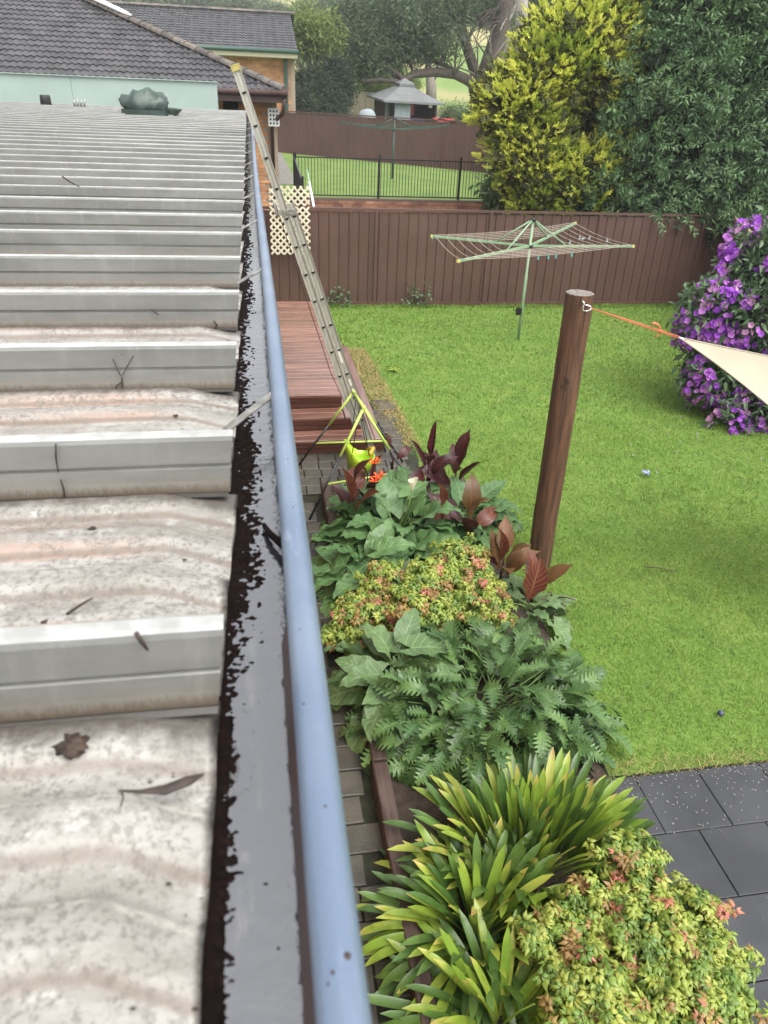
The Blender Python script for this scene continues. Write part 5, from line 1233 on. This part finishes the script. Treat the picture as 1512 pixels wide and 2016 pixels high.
lab = ['grey-green tree above the middle of the far house ridge', 'grey-green tree above the left of the far house ridge', 'grey-green tree above the right end of the far house ridge', 'olive tree just right of the far house roof', 'tall misty tree between the far house and the spreading tree', 'olive tree at the top edge left of the spreading tree', 'pale distant tree over the left part of the far ridge', 'pale distant tree at the far left above the hip', 'misty tree line on the hill behind the arching limb', 'misty tree on the hill behind the left of the spreading crown', 'misty tree on the hill behind the middle of the spreading crown', 'misty tree on the hill behind the dark trunk', 'misty tree on the hill behind the gum trunk', 'olive tree close beside the far house gable', 'small misty tree against the sky at the top']
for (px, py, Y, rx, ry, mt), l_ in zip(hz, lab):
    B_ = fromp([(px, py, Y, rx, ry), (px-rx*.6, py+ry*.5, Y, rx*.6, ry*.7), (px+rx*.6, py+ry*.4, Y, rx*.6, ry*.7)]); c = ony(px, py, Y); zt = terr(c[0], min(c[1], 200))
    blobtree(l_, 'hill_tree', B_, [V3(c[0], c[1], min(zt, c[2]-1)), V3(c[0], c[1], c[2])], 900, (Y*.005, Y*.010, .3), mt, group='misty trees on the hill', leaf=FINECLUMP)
mass = MB()
P = []; 
for i in range(2600):
    x = rs.uniform(-90, 110); y = rs.uniform(165, 205)
    if 2 < x < 19: continue
    P.append((x, y, terr(x, y)+rs.uniform(0, 5+3*math.sin(x*.13))))
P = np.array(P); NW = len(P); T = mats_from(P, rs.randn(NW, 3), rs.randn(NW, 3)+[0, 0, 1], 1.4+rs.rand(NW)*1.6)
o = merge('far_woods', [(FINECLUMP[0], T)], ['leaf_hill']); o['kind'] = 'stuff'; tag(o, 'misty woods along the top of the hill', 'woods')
# ------------------------------------------------------------------ leaf shapes
def leaf(L, W, wf, nv=8, nu=1, droop=.5, fold=.15, wave=0, wn=4, back=0, sweep=0, tipdrop=0):
    mb = MB(); rows = []; y = z = 0; a = droop*.35; uvs = []
    for i in range(nv+1):
        v = i/nv; w_ = wf(v)*W/2; row = []
        for j in range(-nu, nu+1):
            u = j/nu; yy = y-abs(u)*back*(1-v)**3+abs(u)*sweep*w_; zz = z+fold*abs(u)*w_+(wave*abs(u)*math.sin(wn*2*PI*v+(1.3 if u > 0 else 0)))
            row.append((u*w_, yy*1.0, zz))
        rows.append(row); step = L/nv; ang = a-(droop+tipdrop*v)*v; y += step*math.cos(ang); z += step*math.sin(ang)
    mb.grid(rows, 0, True, lambda i, j: ((j-nu)/nu, i/nv)); return mb.proto()
def prof(*k):
    def f(v):
        for (a, b), (c, d) in zip(k, k[1:]):
            if v <= c: t = (v-a)/(c-a+1e-9); t = t*t*(3-2*t); return b+(d-b)*t
        return k[-1][1]
    return f
CANNA = [leaf(.46, .19, prof((0, .08), (.12, .35), (.4, 1), (.7, .8), (1, .02)), 9, 2, .25+.5*k, .45-.1*k, .006, 2) for k in range(4)]
CANNA_ROLL = leaf(.42, .09, prof((0, .3), (.3, 1), (.8, .7), (1, .05)), 8, 2, .1, 1.6)
ARUM = [leaf(.36, .25, prof((0, .50), (.12, .92), (.3, 1), (.6, .72), (.85, .33), (1, .02)), 11, 2, .5+.25*k, .22, .012+.004*k, 3.5, back=.10) for k in range(4)]
def lobes(n, deep):
    base = prof((0, .35), (.2, .9), (.45, 1), (.75, .72), (.93, .36), (1, .03))
    return lambda v: base(v)*(deep+(1-deep)*(.5-.5*math.cos(2*PI*(v*n+.0)))**.8) if v < .95 else base(v)
XAN = [leaf(.30, .20, lobes(6+k % 2, .26), 26, 1, .6+.25*k, .25, sweep=.55) for k in range(4)]
STRAP = [leaf(.54, .056, prof((0, .7), (.3, .92), (.72, 1), (.9, .74), (1, .06)), 9, 1, d, .35, tipdrop=td) for d, td in ((.25, 0), (.5, .2), (.8, .3), (1.05, .5), (.15, 0))]
TIBL = leaf(.11, .042, prof((0, .1), (.3, 1), (.6, .9), (1, .02)), 4, 1, .4, .3)
leafmat('canna_dark', (.040, .012, .014), (.085, .022, .022), (.16, .022, .020), .28, .22, 9, .35)
leafmat('canna_bronze', (.12, .085, .030), (.20, .10, .045), (.32, .08, .04), .35, .35, 9, .35)
leafmat('canna_red', (.13, .035, .024), (.19, .05, .032), (.34, .15, .07), .28, .35, 8, .5)
leafmat('arum_leaf', (.085, .175, .060), (.14, .25, .085), (.17, .30, .11), .42, .25, 6, .45)
leafmat('arum_light', (.115, .195, .075), (.165, .255, .10), (.22, .34, .14), .42, .25, 7, .5)
leafmat('xanadu_leaf', (.050, .115, .032), (.14, .24, .065), (.13, .23, .075), .32, .2, 6, .30)
leafmat('strap_leaf', (.19, .31, .035), (.37, .45, .065), (.24, .33, .06), .34, .25, 0, 0, tip=(.50, .38, .10))
leafmat('strap_dark', (.060, .125, .026), (.11, .19, .036), (.10, .18, .04), .34, .2)
leafmat('strap_yellow', (.36, .42, .055), (.50, .50, .12), (.38, .42, .08), .4, .3, tip=(.42, .24, .09))
leafmat('nandina_green', (.14, .24, .045), (.25, .35, .06), None, .36, .28)
leafmat('nandina_lime', (.30, .38, .06), (.42, .45, .09), None, .38, .3)
leafmat('nandina_bronze', (.33, .19, .07), (.42, .29, .09), None, .38, .3)
leafmat('nandina_pink', (.52, .15, .11), (.56, .26, .16), None, .38, .3)
leafmat('tib_leaf', (.055, .115, .050), (.12, .18, .085), (.20, .26, .13), .5, .2)
simple('petal_white', (.80, .76, .62), (.72, .70, .5), 30, .5, trans=.3)
simple('petal_orange', (.85, .14, .02), (.75, .09, .02), 30, .5, trans=.3)
leafmat('petal_purple', (.34, .06, .60), (.46, .12, .68), None, .55, .35)
leafmat('petal_violet', (.52, .16, .66), (.64, .28, .72), None, .55, .35)
leafmat('petal_pink', (.58, .27, .52), (.66, .38, .56), None, .55, .35)
def stems(parent, L, r, mat='stem_green', name='stems'):
    mb = MB()
    for a, b in L: a, b = Vector(a), Vector(b); mb.tube(bez(a, Vector((a.x*.7+b.x*.3, a.y*.7+b.y*.3, b.z*.8+a.z*.2)), b, 3), r, 4, cap=False)
    o = mb.build(name, mat, parent); o['kind'] = 'stuff'; return o
def dome_leaves(c, R, n, size, out=.9, fall=.5, zmin=-.1, jitter=.35, rin=.7, power=.6, az=None):
    """leaves lying like scales on a dome: base inside, tip outward and down"""
    F_, G = [], []; c = np.array(c, float); k = 0; ga = PI*(3-5**.5)
    for i in range(n):
        u = (i+.5)/n; ph = i*ga+rs.randn()*.3
        if az: ph = az[0]+(az[1]-az[0])*rs.rand()
        zz = 1-(1-zmin)*u**power; rr = math.sqrt(max(0, 1-zz*zz)); d = np.array([rr*math.cos(ph), rr*math.sin(ph), zz])
        p = c+d*R*(rin+(1-rin)*rs.rand())
        o = np.array([math.cos(ph), math.sin(ph), 0]); t = o*out+np.array([0, 0, .25-fall*u])+rs.randn(3)*jitter
        nn = d*.7+np.array([0, 0, .55])+rs.randn(3)*jitter*.6
        x, t, z = frame(t, nn); s = size[0]+(size[1]-size[0])*rs.rand(); F_.append(TM(p-t*.12*s*0, x, t, z, s)); G.append(p)
    return F_, G
# ------------------------------------------------------------------ xanadu (lobed) clump
def clump_thing(name, label, cat, c, group=None): return thing(name, label, cat, (c[0], c[1], .09), group)
xc = (1.40, 3.58, .02)
xt = clump_thing('philodendron', 'wide mound of dark green deeply lobed philodendron leaves in the middle of the bed', 'plant', xc)
Fr, G = dome_leaves(xc, (.86, .76, .60), 660, (.42, .80), .8, 1.5, -.12, .42, .72, .80)
pieces('leaf', XAN, [(rs.randint(4), M) for M in Fr], 'xanadu_leaf', xt, 300)
Fr, _ = dome_leaves(xc, (.66, .60, .46), 320, (.6, .9), .9, 1.2, -.1, .4, .6, .7)
it = merge('leaf_mass', [(XAN[k], [M for i, M in enumerate(Fr) if i % 4 == k]) for k in range(4)], 'xanadu_leaf', xt); it['kind'] = 'stuff'
stems(xt, [((xc[0]+rs.randn()*.08, xc[1]+rs.randn()*.08, .05), g) for g in G[::5]], .005)
# broad waved leaves left of it
def arum(label, c, R, n, size, mats, seed, fall=.8, flower=None, rin=.6):
    t = clump_thing('arum_lily', label, 'plant', c); Fr, G = dome_leaves(c, R, n, size, .9, fall, -.1, .32, rin, .65)
    pieces('leaf', ARUM, [(rs.randint(4), M) for M in Fr], mats, t, 300)
    stems(t, [((c[0]+rs.randn()*.06, c[1]+rs.randn()*.06, .05), g) for g in G], .007); return t
arum('clump of big pale green wavy leaves at the left of the lobed philodendron', (.84, 3.88, .08), (.33, .42, .50), 58, (.70, 1.0), 'arum_light', 3)
ar = arum('large clump of grey-green arrow-shaped arum leaves at the back of the bed', (1.25, 6.0, .05), (.60, .78, .56), 125, (.8, 1.25), 'arum_leaf', 4, rin=.55)
arum('smaller clump of green arum leaves hanging over the sleeper beside the pavers', (.82, 5.35, .05), (.34, .45, .40), 42, (.8, 1.1), 'arum_leaf', 5)
arum('pale arum leaves spilling onto the lawn beside the timber post', (2.13, 4.75, .02), (.28, .35, .28), 26, (.5, .75), 'arum_light', 6)
arum('pale arum leaves at the lawn side of the back of the bed', (2.0, 6.2, .02), (.38, .55, .42), 52, (.6, .95), 'arum_leaf', 8)
fw = Vector(onz(812, 963, .74)); mb = MB(); mb.tube([fw+Vector((-.06, .0, -.45)), fw+Vector((-.03, 0, -.2)), fw], .008, 6); fs = mb.build('flower_stalk', 'stem_green', ar)
mb = MB(); rows = []
for i in range(6):
    v = i/5; r = .012+.034*v; rows.append([fw+Vector((math.cos(a)*r, math.sin(a)*r, v*.085+.03*v*max(0, math.cos(a)))) for a in [2*PI*j/12 for j in range(13)]])
mb.grid(rows, 0, True); mb.build('spathe', 'petal_white', fs)
# ------------------------------------------------------------------ cannas
def canna(label, base, n, h, mats, leaves=None, flower=None, s=(.6, 1.0), lean=0, spread=.16):
    t = thing('canna_plant', label, 'canna', (base[0], base[1], .09)); B_ = Vector((base[0], base[1], .09)); a0 = random.random()*6
    for i in range(n):
        az = a0+i*2.4+random.uniform(-.3, .3); z = h*(.45+.5*i/max(1, n-1)); top = B_+Vector((math.cos(az)*spread*.3, math.sin(az)*spread*.3, z))
        el = random.uniform(.5, 1.25) if i < n-1 else 1.4
        d = np.array([math.cos(az)*math.cos(el), math.sin(az)*math.cos(el), math.sin(el)]); x, tt, zz = frame(d, -np.array([math.cos(az), math.sin(az), -.6])*np.array([1, 1, -1])+np.array([0, -.3, .3]))
        pr = random.choice(CANNA) if random.random() > .2 else CANNA_ROLL; k = random.uniform(*s)
        o = link('leaf', pr.mesh('leaf', random.choice(mats)), t, Matrix(TM(top, x, tt, zz, k).tolist()))
    mb = MB(); mb.tube([B_-Vector((0, 0, .1)), B_+Vector((0, 0, h*.5)), B_+Vector((.01, 0, h))], [.014, .012, .008], 7); mb.build('stem', 'canna_dark', t)
    for f in flower or ():
        f = Vector(f); mb = MB(); 
        for j in range(6): d = Vector((math.cos(j*2.4), math.sin(j*2.4), 1.0+.6*math.sin(j*3))); mb.tube([f, f+d*.02, f+d*.045+Vector((0, 0, -.004)), f+d*.055+Vector((math.cos(j)*.01, 0, -.012))], [.004, .014, .018, .004], 5, flat=.25)
        q = mb.build('flower', 'petal_orange', t); mb = MB(); mb.tube([B_+Vector((0, 0, h*.7)), f], .006, 5); mb.build('flower_stalk', 'canna_dark', t)
    return t
canna('tall dark maroon canna with an upright pointed leaf at the back of the bed', onz(840, 960, .3), 6, .58, ['canna_dark'], s=(.6, .92))
canna('dark maroon canna at the far right corner of the bed near the lawn', onz(895, 950, .3), 5, .42, ['canna_dark', 'canna_dark', 'canna_red'], s=(.75, 1.1))
canna('maroon canna directly behind the lime swing seat', onz(772, 925, .3), 3, .46, ['canna_dark'], s=(.4, .55))
canna('bronze and maroon canna with orange flowers in front of the swing', onz(728, 1010, .2), 5, .56, ['canna_bronze', 'canna_dark', 'canna_dark'], flower=[onz(737, 914, .82), onz(745, 942, .78), onz(738, 950, .76)], s=(.45, .68))
canna('dark canna low at the left edge of the bed above the pale sleeper', onz(695, 1035, .2), 5, .5, ['canna_dark', 'canna_red'], s=(.75, 1.1))
canna('red-brown canna with one upright pointed leaf amid the arum leaves', onz(868, 1050, .3), 2, .55, ['canna_red'], s=(.55, .65))
canna('canna with red striped upright leaves beside the arum at the lawn side', onz(920, 1060, .2), 5, .36, ['canna_red', 'canna_dark', 'canna_bronze'], s=(.75, 1.1))
canna('bronze and maroon canna left of the post base', onz(985, 1140, .2), 8, .34, ['canna_bronze', 'canna_bronze', 'canna_dark', 'canna_red'], s=(.6, .9))
cr = canna('canna with one very large glossy red leaf right below the timber post', onz(1045, 1190, .1), 4, .28, ['canna_bronze', 'canna_red'], s=(.55, .8))
q = Vector(onz(1040, 1180, .42)); x, t_, z = frame(np.array((.18, .10, .85)), np.array((-.15, -.9, .35))); link('leaf', CANNA[0].mesh('leaf', 'canna_red'), cr, Matrix(TM(q, x, t_, z, (1.0, .80, 1)).tolist()))['label'] = 'large glossy red upright canna leaf'
mb = MB(); b_ = Vector(onz(1075, 1205, .05))
for i in range(14): mb.tube(bez(b_, b_+Vector((random.uniform(-.06, .1), random.uniform(-.1, .1), .2)), b_+Vector((random.uniform(-.15, .22), random.uniform(-.2, .1), random.uniform(.02, .28))), 5), .006, 5)
o = rehome(mb.build('dead_stalks', 'stem_brown'), b_); tag(o, 'withered brown canna stalks at the foot of the timber post', 'stalks')
# ------------------------------------------------------------------ nandina bushes
def leaflet(L=.042, W=.017, droop=.5): return lance(L, W, droop)
def whorl(n, seed, L=.044, W=.025):
    r = np.random.RandomState(seed); mb = MB(); lf = lance(L, W, .6)
    for i in range(n):
        a = i*2.4+r.rand(); el = .5-1.1*(i/n); d = np.array([math.cos(a)*math.cos(el), math.sin(a)*math.cos(el), math.sin(el)-.25]); x, t, z = frame(d, (0, 0, 1)); s = .7+.5*r.rand(); b = len(mb.v); off = d*np.array([.010, .010, .006])
        for p, uv in zip(lf.V, ((0, 0), (-1, .4), (0, .4), (1, .4), (0, 1))): mb.vert(x*p[0]*s+t*p[1]*s+z*p[2]*s+off, uv)
        k = 0
        for tt in lf.tot: mb.face([b+j for j in lf.loops[k:k+tt]], 0, True); k += tt
    return mb.proto()
WH = [whorl(11, k) for k in range(4)]
def nandina(label, blobs, n, s, red=0.0, inner=True, grow=1.0):
    blobs = [(c_, tuple(x*grow for x in r)) for c_, r in blobs]
    c = blobs[0][0]; t = thing('nandina_bush', label, 'shrub', (c[0], c[1], .09)); P, D = crown_pts(blobs, n, .72, .55, 3.2)
    gap = np.array([mnoise.noise(Vector((p*11+3).tolist())) for p in P])
    keep = (D[:, 2] > -.35) & (gap > -.24); P, D = P[keep], D[keep]; n = len(P)
    T = mats_from(P, rs.randn(n, 3)*np.array([1, 1, .25])+D*.3, D+rs.randn(n, 3)*.25+[0, 0, .6], s*(.8+.45*rs.rand(n)))
    v = np.array([mnoise.noise(Vector((p*6.5+9).tolist())) for p in P])*1.5+rs.randn(n)*.33+red; g = rs.rand(n)
    cls = np.where(v > .95, 3, np.where(v > .48, 2, np.where(g > .45, 1, 0)))
    mt = ['nandina_green', 'nandina_lime', 'nandina_bronze', 'nandina_pink']
    order = np.argsort(np.linalg.norm(P-np.array([0, 0, CAMZ]), axis=1)); near = set(order[:300].tolist())
    meshes = {(k, m_): WH[k].mesh('leaf_cluster', m_) for k in range(4) for m_ in mt}
    inv = wm(t).inverted()
    for i in range(n):
        if i in near:
            M = Matrix(T[i].tolist()); o = bpy.data.objects.new('leaf_cluster', meshes[(i % 4, mt[cls[i]])]); sc.collection.objects.link(o); WM[o.name] = M; o.parent = t; o.matrix_basis = inv @ M
    for q, m_ in enumerate(mt):
        it = [(WH[k], [T[i] for i in range(n) if i not in near and i % 4 == k and cls[i] == q]) for k in range(4)]
        o = merge('leaf_mass', it, [m_], t)
        if o: o['kind'] = 'stuff'
    nI = n//2; P2, D2 = crown_pts([(c_, tuple(x*.62 for x in r)) for c_, r in blobs], nI, .5); T2 = mats_from(P2, rs.randn(nI, 3), D2+[0, 0, .6], np.full(nI, s*.8)); o = merge('inner_leaf_mass', [(WH[0], T2)], ['nandina_green'], t); o['kind'] = 'stuff'
    base = Vector((c[0], c[1], .05)); stems(t, [(base+Vector((rs.randn()*.08, rs.randn()*.08, 0)), P[i]*.9+np.array(base)*.1) for i in range(0, n, 25)], .004, 'stem_brown'); return t
def blob(px, py, z, r, rz=None):
    r *= .88
    c = onz(px, py, z); return (np.array(c), (r, r, rz or r*.8))
nandina('large nandina bush with lime and pink-tipped leaves at the bottom right', [blob(1270, 1860, .34, .27), blob(1240, 1690, .36, .17), blob(1160, 1790, .38, .16), blob(1085, 1845, .42, .15), blob(1360, 1800, .3, .18), blob(1400, 1900, .28, .20), blob(1160, 1960, .42, .20), blob(1330, 1960, .34, .24), blob(1270, 1770, .36, .16), blob(1390, 2010, .3, .24), blob(1200, 2060, .4, .24)], 3600, .80, -.02, grow=1.06)
nandina('nandina bush with orange and lime leaves between the arum and philodendron', [blob(850, 1170, .34, .28), blob(900, 1110, .40, .24), blob(760, 1150, .32, .20), blob(715, 1215, .26, .22), blob(940, 1180, .34, .22), blob(820, 1210, .32, .24), blob(690, 1250, .20, .2), blob(960, 1210, .26, .18)], 3800, .85, .02, grow=1.25)
# ------------------------------------------------------------------ strap-leaved clumps
def straps(label, c, R, n, size, zc=.0, el=(.25, 1.35), seed=0):
    t = clump_thing('strap_leaf_plant', label, 'plant', c, 'strap-leaved clumps at the front of the bed'); out = []
    mt = []
    for i in range(n):
        az = i*PI*(3-5**.5)+rs.randn()*.25; f = (i+.5)/n; e = el[1]-(el[1]-el[0])*f**.9+rs.randn()*.10; rr = f**.6
        p = np.array([c[0]+math.cos(az)*R[0]*rr, c[1]+math.sin(az)*R[1]*rr, .06+.05*rs.rand()]); d = np.array([math.cos(az)*math.cos(e), math.sin(az)*math.cos(e), math.sin(e)])
        x, tt, z = frame(d, np.array([-math.cos(az)*.3, -math.sin(az)*.3, 1])); k = min(4, int((1-(e/1.4))*4.2)) if rs.rand() > .15 else 4; k = max(0, k)
        out.append((k, TM(p, x, tt, z, np.array([1, 1, 1])*(size[0]+(size[1]-size[0])*rs.rand()))))
        r_ = rs.rand(); mt.append('strap_yellow' if r_ > .90 else ('strap_dark' if r_ < .30+.3*f else 'strap_leaf'))
    for m_ in ('strap_leaf', 'strap_dark', 'strap_yellow'):
        pieces('leaf', STRAP, [o for o, q in zip(out, mt) if q == m_], m_, t, 300)
    return t
straps('rear clump of upright yellow-green strap leaves next to the black tiles', (1.36, 2.50, .1), (.44, .26, 0), 240, (.66, .92), el=(.72, 1.52))
straps('left clump of long green strap leaves arching over the pavers', (.97, 2.14, .1), (.26, .28, 0), 210, (.62, .90), el=(-.02, 1.3))
straps('front clump of green strap leaves beside the nandina at the bottom edge', (.96, 1.70, .1), (.22, .22, 0), 130, (.62, .92), el=(.0, 1.25))
# ------------------------------------------------------------------ purple flowering bush at the right
def flower_proto(seed):
    r = np.random.RandomState(seed); mb = MB()
    for i in range(5):
        a = 2*PI*i/5+r.rand()*.3; d = np.array([math.cos(a), math.sin(a), .25+.3*r.rand()]); x, t, z = frame(d, (0, 0, 1)); b = len(mb.v); L, Wd = .042, .040
        for p, uv in (((0, 0, 0), (0, 0)), ((-Wd*.45, L*.55, .006), (-1, .5)), ((-Wd*.3, L*.95, .002), (-1, 1)), ((Wd*.3, L*.95, .004), (1, 1)), ((Wd*.45, L*.55, -.002), (1, .5))): mb.vert(x*p[0]+t*p[1]+z*p[2], uv)
        mb.face([b, b+4, b+3, b+2, b+1])
    return mb.proto()
FLW = [flower_proto(k) for k in range(3)]
TS = [sprig(TIBL, 8, .22, 1.0, 20+k, .15) for k in range(3)]
tb = thing('flowering_bush', 'tibouchina-like bush covered in purple flowers at the right edge of the lawn', 'bush', (7.3, 9.2, 0))
TBB = fromp([(1478, 560, 9.6, 52, 56), (1410, 630, 9.4, 62, 60), (1402, 592, 9.6, 32, 26), (1500, 490, 9.8, 56, 38), (1440, 720, 9.2, 70, 60), (1400, 750, 9.1, 40, 40), (1510, 640, 9.2, 90, 90), (1490, 800, 8.8, 60, 55), (1430, 845, 8.6, 28, 34), (1560, 560, 9.5, 90, 100), (1570, 760, 9.0, 90, 90), (1560, 860, 8.6, 70, 40), (1500, 860, 8.6, 30, 24)])
for b in TBB[:9]:
    mb = MB(); e = Vector(b[0].tolist()); mb.tube(bez(Vector((7.3, 9.2, 0)), Vector((7.2, 9.2, max(.4, e.z*.8))), e, 7), [.05, .045, .04, .035, .03, .022, .016, .01], 6); mb.build('limb', 'stem_brown', tb)
nL = 2300; P, D = crown_pts([(c, tuple(x*.88 for x in r)) for c, r in TBB], nL, .5); T = mats_from(P, D*.9+rs.randn(nL, 3)*.5, D+rs.randn(nL, 3)*.3+[0, 0, .7], .8+rs.rand(nL)*.5)
crown('foliage', tb, [(TS[k], [T[i] for i in range(nL) if i % 3 == k]) for k in range(3)], ['tib_leaf'])
nF = 9000; P, D = crown_pts(TBB, nF, .97)
cl = np.array([mnoise.noise(Vector((p*3.0).tolist())) for p in P]); px = np.array([CX+F*(RC @ (p-[0, 0, CAMZ]))[0]/(RC @ (p-[0, 0, CAMZ]))[2] for p in P])
keep = (cl > -.16+.12*(px > 1470)) & (D[:, 2] > -.85) & (D[:, 1] < .5) & ((px < 1500) | (cl > .1)); P, D = P[keep], D[keep]; nF = len(P)
P = P+D*.07; T = mats_from(P, rs.randn(nF, 3), D+rs.randn(nF, 3)*.45+np.array([-.3, -.6, .2]), .95+rs.rand(nF)*.5); g = rs.rand(nF)+.35*D[:, 2]*0
cls = np.where(g < .46, 0, np.where(g < .80, 1, 2)); allp = []
order = np.argsort(np.linalg.norm(P-np.array([0, 0, CAMZ]), axis=1)); near = set(order[:300].tolist()); inv = wm(tb).inverted(); mt = ['petal_purple', 'petal_violet', 'petal_pink']
fm = {(k, m_): FLW[k].mesh('flower', m_) for k in range(3) for m_ in mt}
for i in near:
    M = Matrix(T[i].tolist()); o = bpy.data.objects.new('flower', fm[(i % 3, mt[cls[i]])]); sc.collection.objects.link(o); WM[o.name] = M; o.parent = tb; o.matrix_basis = inv @ M
for q, m_ in enumerate(mt):
    o = merge('flower_mass', [(FLW[k], [T[i] for i in range(nF) if i not in near and i % 3 == k and cls[i] == q]) for k in range(3)], [m_], tb)
    if o: o['kind'] = 'stuff'
# ------------------------------------------------------------------ small things on the ground
def spot(name, label, cat, px, py, build, mat, z=.03, group=None):
    p = Vector(onz(px, py, z)); mb = MB(); build(mb, p); o = rehome(mb.build(name, mat), p); tag(o, label, cat, group)
def crumple(mb, p):
    for i in range(3):
        a = i*2.1; P = [[p+Vector((math.cos(a)*.02+u*.05-.025, math.sin(a)*.02+v*.05-.02, .01+.05*abs(math.sin(u*4+v*3+i)))) for u in (0, .5, 1)] for v in (0, .6, 1.2)]; mb.grid(P, 0, False)
spot('crumpled_wrapper', 'small crumpled blue and lilac paper lying on the lawn', 'wrapper', 1272, 937, crumple, 'blue_bits', .02)
spot('ball', 'small navy ball lying in the grass near the black tiles', 'ball', 1419, 1404, lambda mb, p: mb.ball(p, .024, 12, 8, nz=.1), 'ball_navy', .03)
spot('stick', 'thin brown stick lying in the grass right of the post', 'stick', 1298, 1120, lambda mb, p: mb.tube([p+Vector((-.13, .05, 0)), p+Vector((-.02, .01, .012)), p+Vector((.12, -.05, 0)), p+Vector((.15, -.045, .01))], .005, 5), 'stem_brown', .035)
spot('grass_stalk', 'long yellow grass stalk lying on the lawn beside the deck', 'stalk', 751, 707, lambda mb, p: mb.tube([p+Vector((-.11, -.22, .02)), p+Vector((.10, .22, .03))], .012, 5, flat=.4), 'strap_yellow', .04)
spot('weed', 'pale green weed growing in the lawn beside the deck', 'weed', 775, 730, lambda mb, p: [mb.tube(bez(p, p+Vector((math.cos(a)*.05, math.sin(a)*.05, .05)), p+Vector((math.cos(a)*.12, math.sin(a)*.12, .03)), 4), [.012, .02, .024, .014, .004], 5, flat=.2) for a in (0, 1.1, 2.3, 3.6, 5)], 'strap_leaf', .02)
for (px, py), l_ in (((668, 590), 'climbing weed at the foot of the boundary fence behind the deck corner'), ((818, 592), 'weed at the foot of the boundary fence left of the clothes hoist')):
    p = Vector(onz(px, py, .1)); p.y = 15.3; t = thing('fence_weed', l_, 'weed', p); Pq = np.array(p)+rs.randn(16, 3)*[.13, .03, .14]+[0, 0, .12]; merge('foliage', [(clump(5, .04, .06, .05, 3), mats_from(Pq, rs.randn(16, 3), rs.randn(16, 3)+[0, -1, .4], np.full(16, 1.0)))], ['tib_leaf'], t)['kind'] = 'stuff'
mb = MB()
for _ in range(45):
    px, py = random.gauss(1400, 75), random.gauss(850, 60)
    if px > 1500: continue
    p = Vector(onz(px, py, .035)); a = random.random()*6; s = .02; s = .014; mb.face([mb.vert(p+Vector((math.cos(a+k)*s, math.sin(a+k)*s, .006*(k % 2)))) for k in (0, 1.6, 3.1, 4.7)])
o = mb.build('fallen_petals', 'petal_fallen'); o['kind'] = 'stuff'; tag(o, 'fallen purple petals scattered on the lawn under the flowering bush', 'petals')
mb = MB()
for _ in range(240):
    x, y = random.uniform(2.06, 4.2), random.uniform(1.2, 3.0); p = Vector((x, y, .0375)); a = random.random()*6
    s = random.choice((.001, .0014, .0022)); mb.box(p, (s, s*random.uniform(1, 2), .0015), a)
for _ in range(240):
    x, y = random.uniform(2.08, 4.0), 3.0-random.random()**1.6*.42; p = Vector((x, y, .0385)); a = random.random()*6; L = random.uniform(.006, .018); mb.bar(p, p+Vector((math.cos(a)*L, math.sin(a)*L, .003)), .0022, .0012)
o = mb.build('clippings', 'white_bits'); o['kind'] = 'stuff'; tag(o, 'pale crumbs and grass clippings on the black tiles', 'clippings')
# ------------------------------------------------------------------ damp air
HAZE = 0.0009
if HAZE:
    mb = MB(); mb.box((20, 197, 19.5), (660, 446, 42)); hz_ = mb.build('haze', []); m = bpy.data.materials.new('haze'); m.use_nodes = True; nt = m.node_tree; nt.nodes.clear()
    pv_ = nt.nodes.new('ShaderNodeVolumePrincipled'); pv_.inputs['Color'].default_value = (.93, .96, 1, 1); pv_.inputs['Density'].default_value = HAZE; pv_.inputs['Anisotropy'].default_value = .2
    ou = nt.nodes.new('ShaderNodeOutputMaterial'); nt.links.new(pv_.outputs[0], ou.inputs['Volume']); hz_.data.materials.append(m); hz_['kind'] = 'stuff'
print('TRIS', sum(len(p.vertices)-2 for me in bpy.data.meshes if me.users == 1 and len(me.polygons) > 20000 for p in me.polygons), 'OBJ', len(bpy.data.objects))
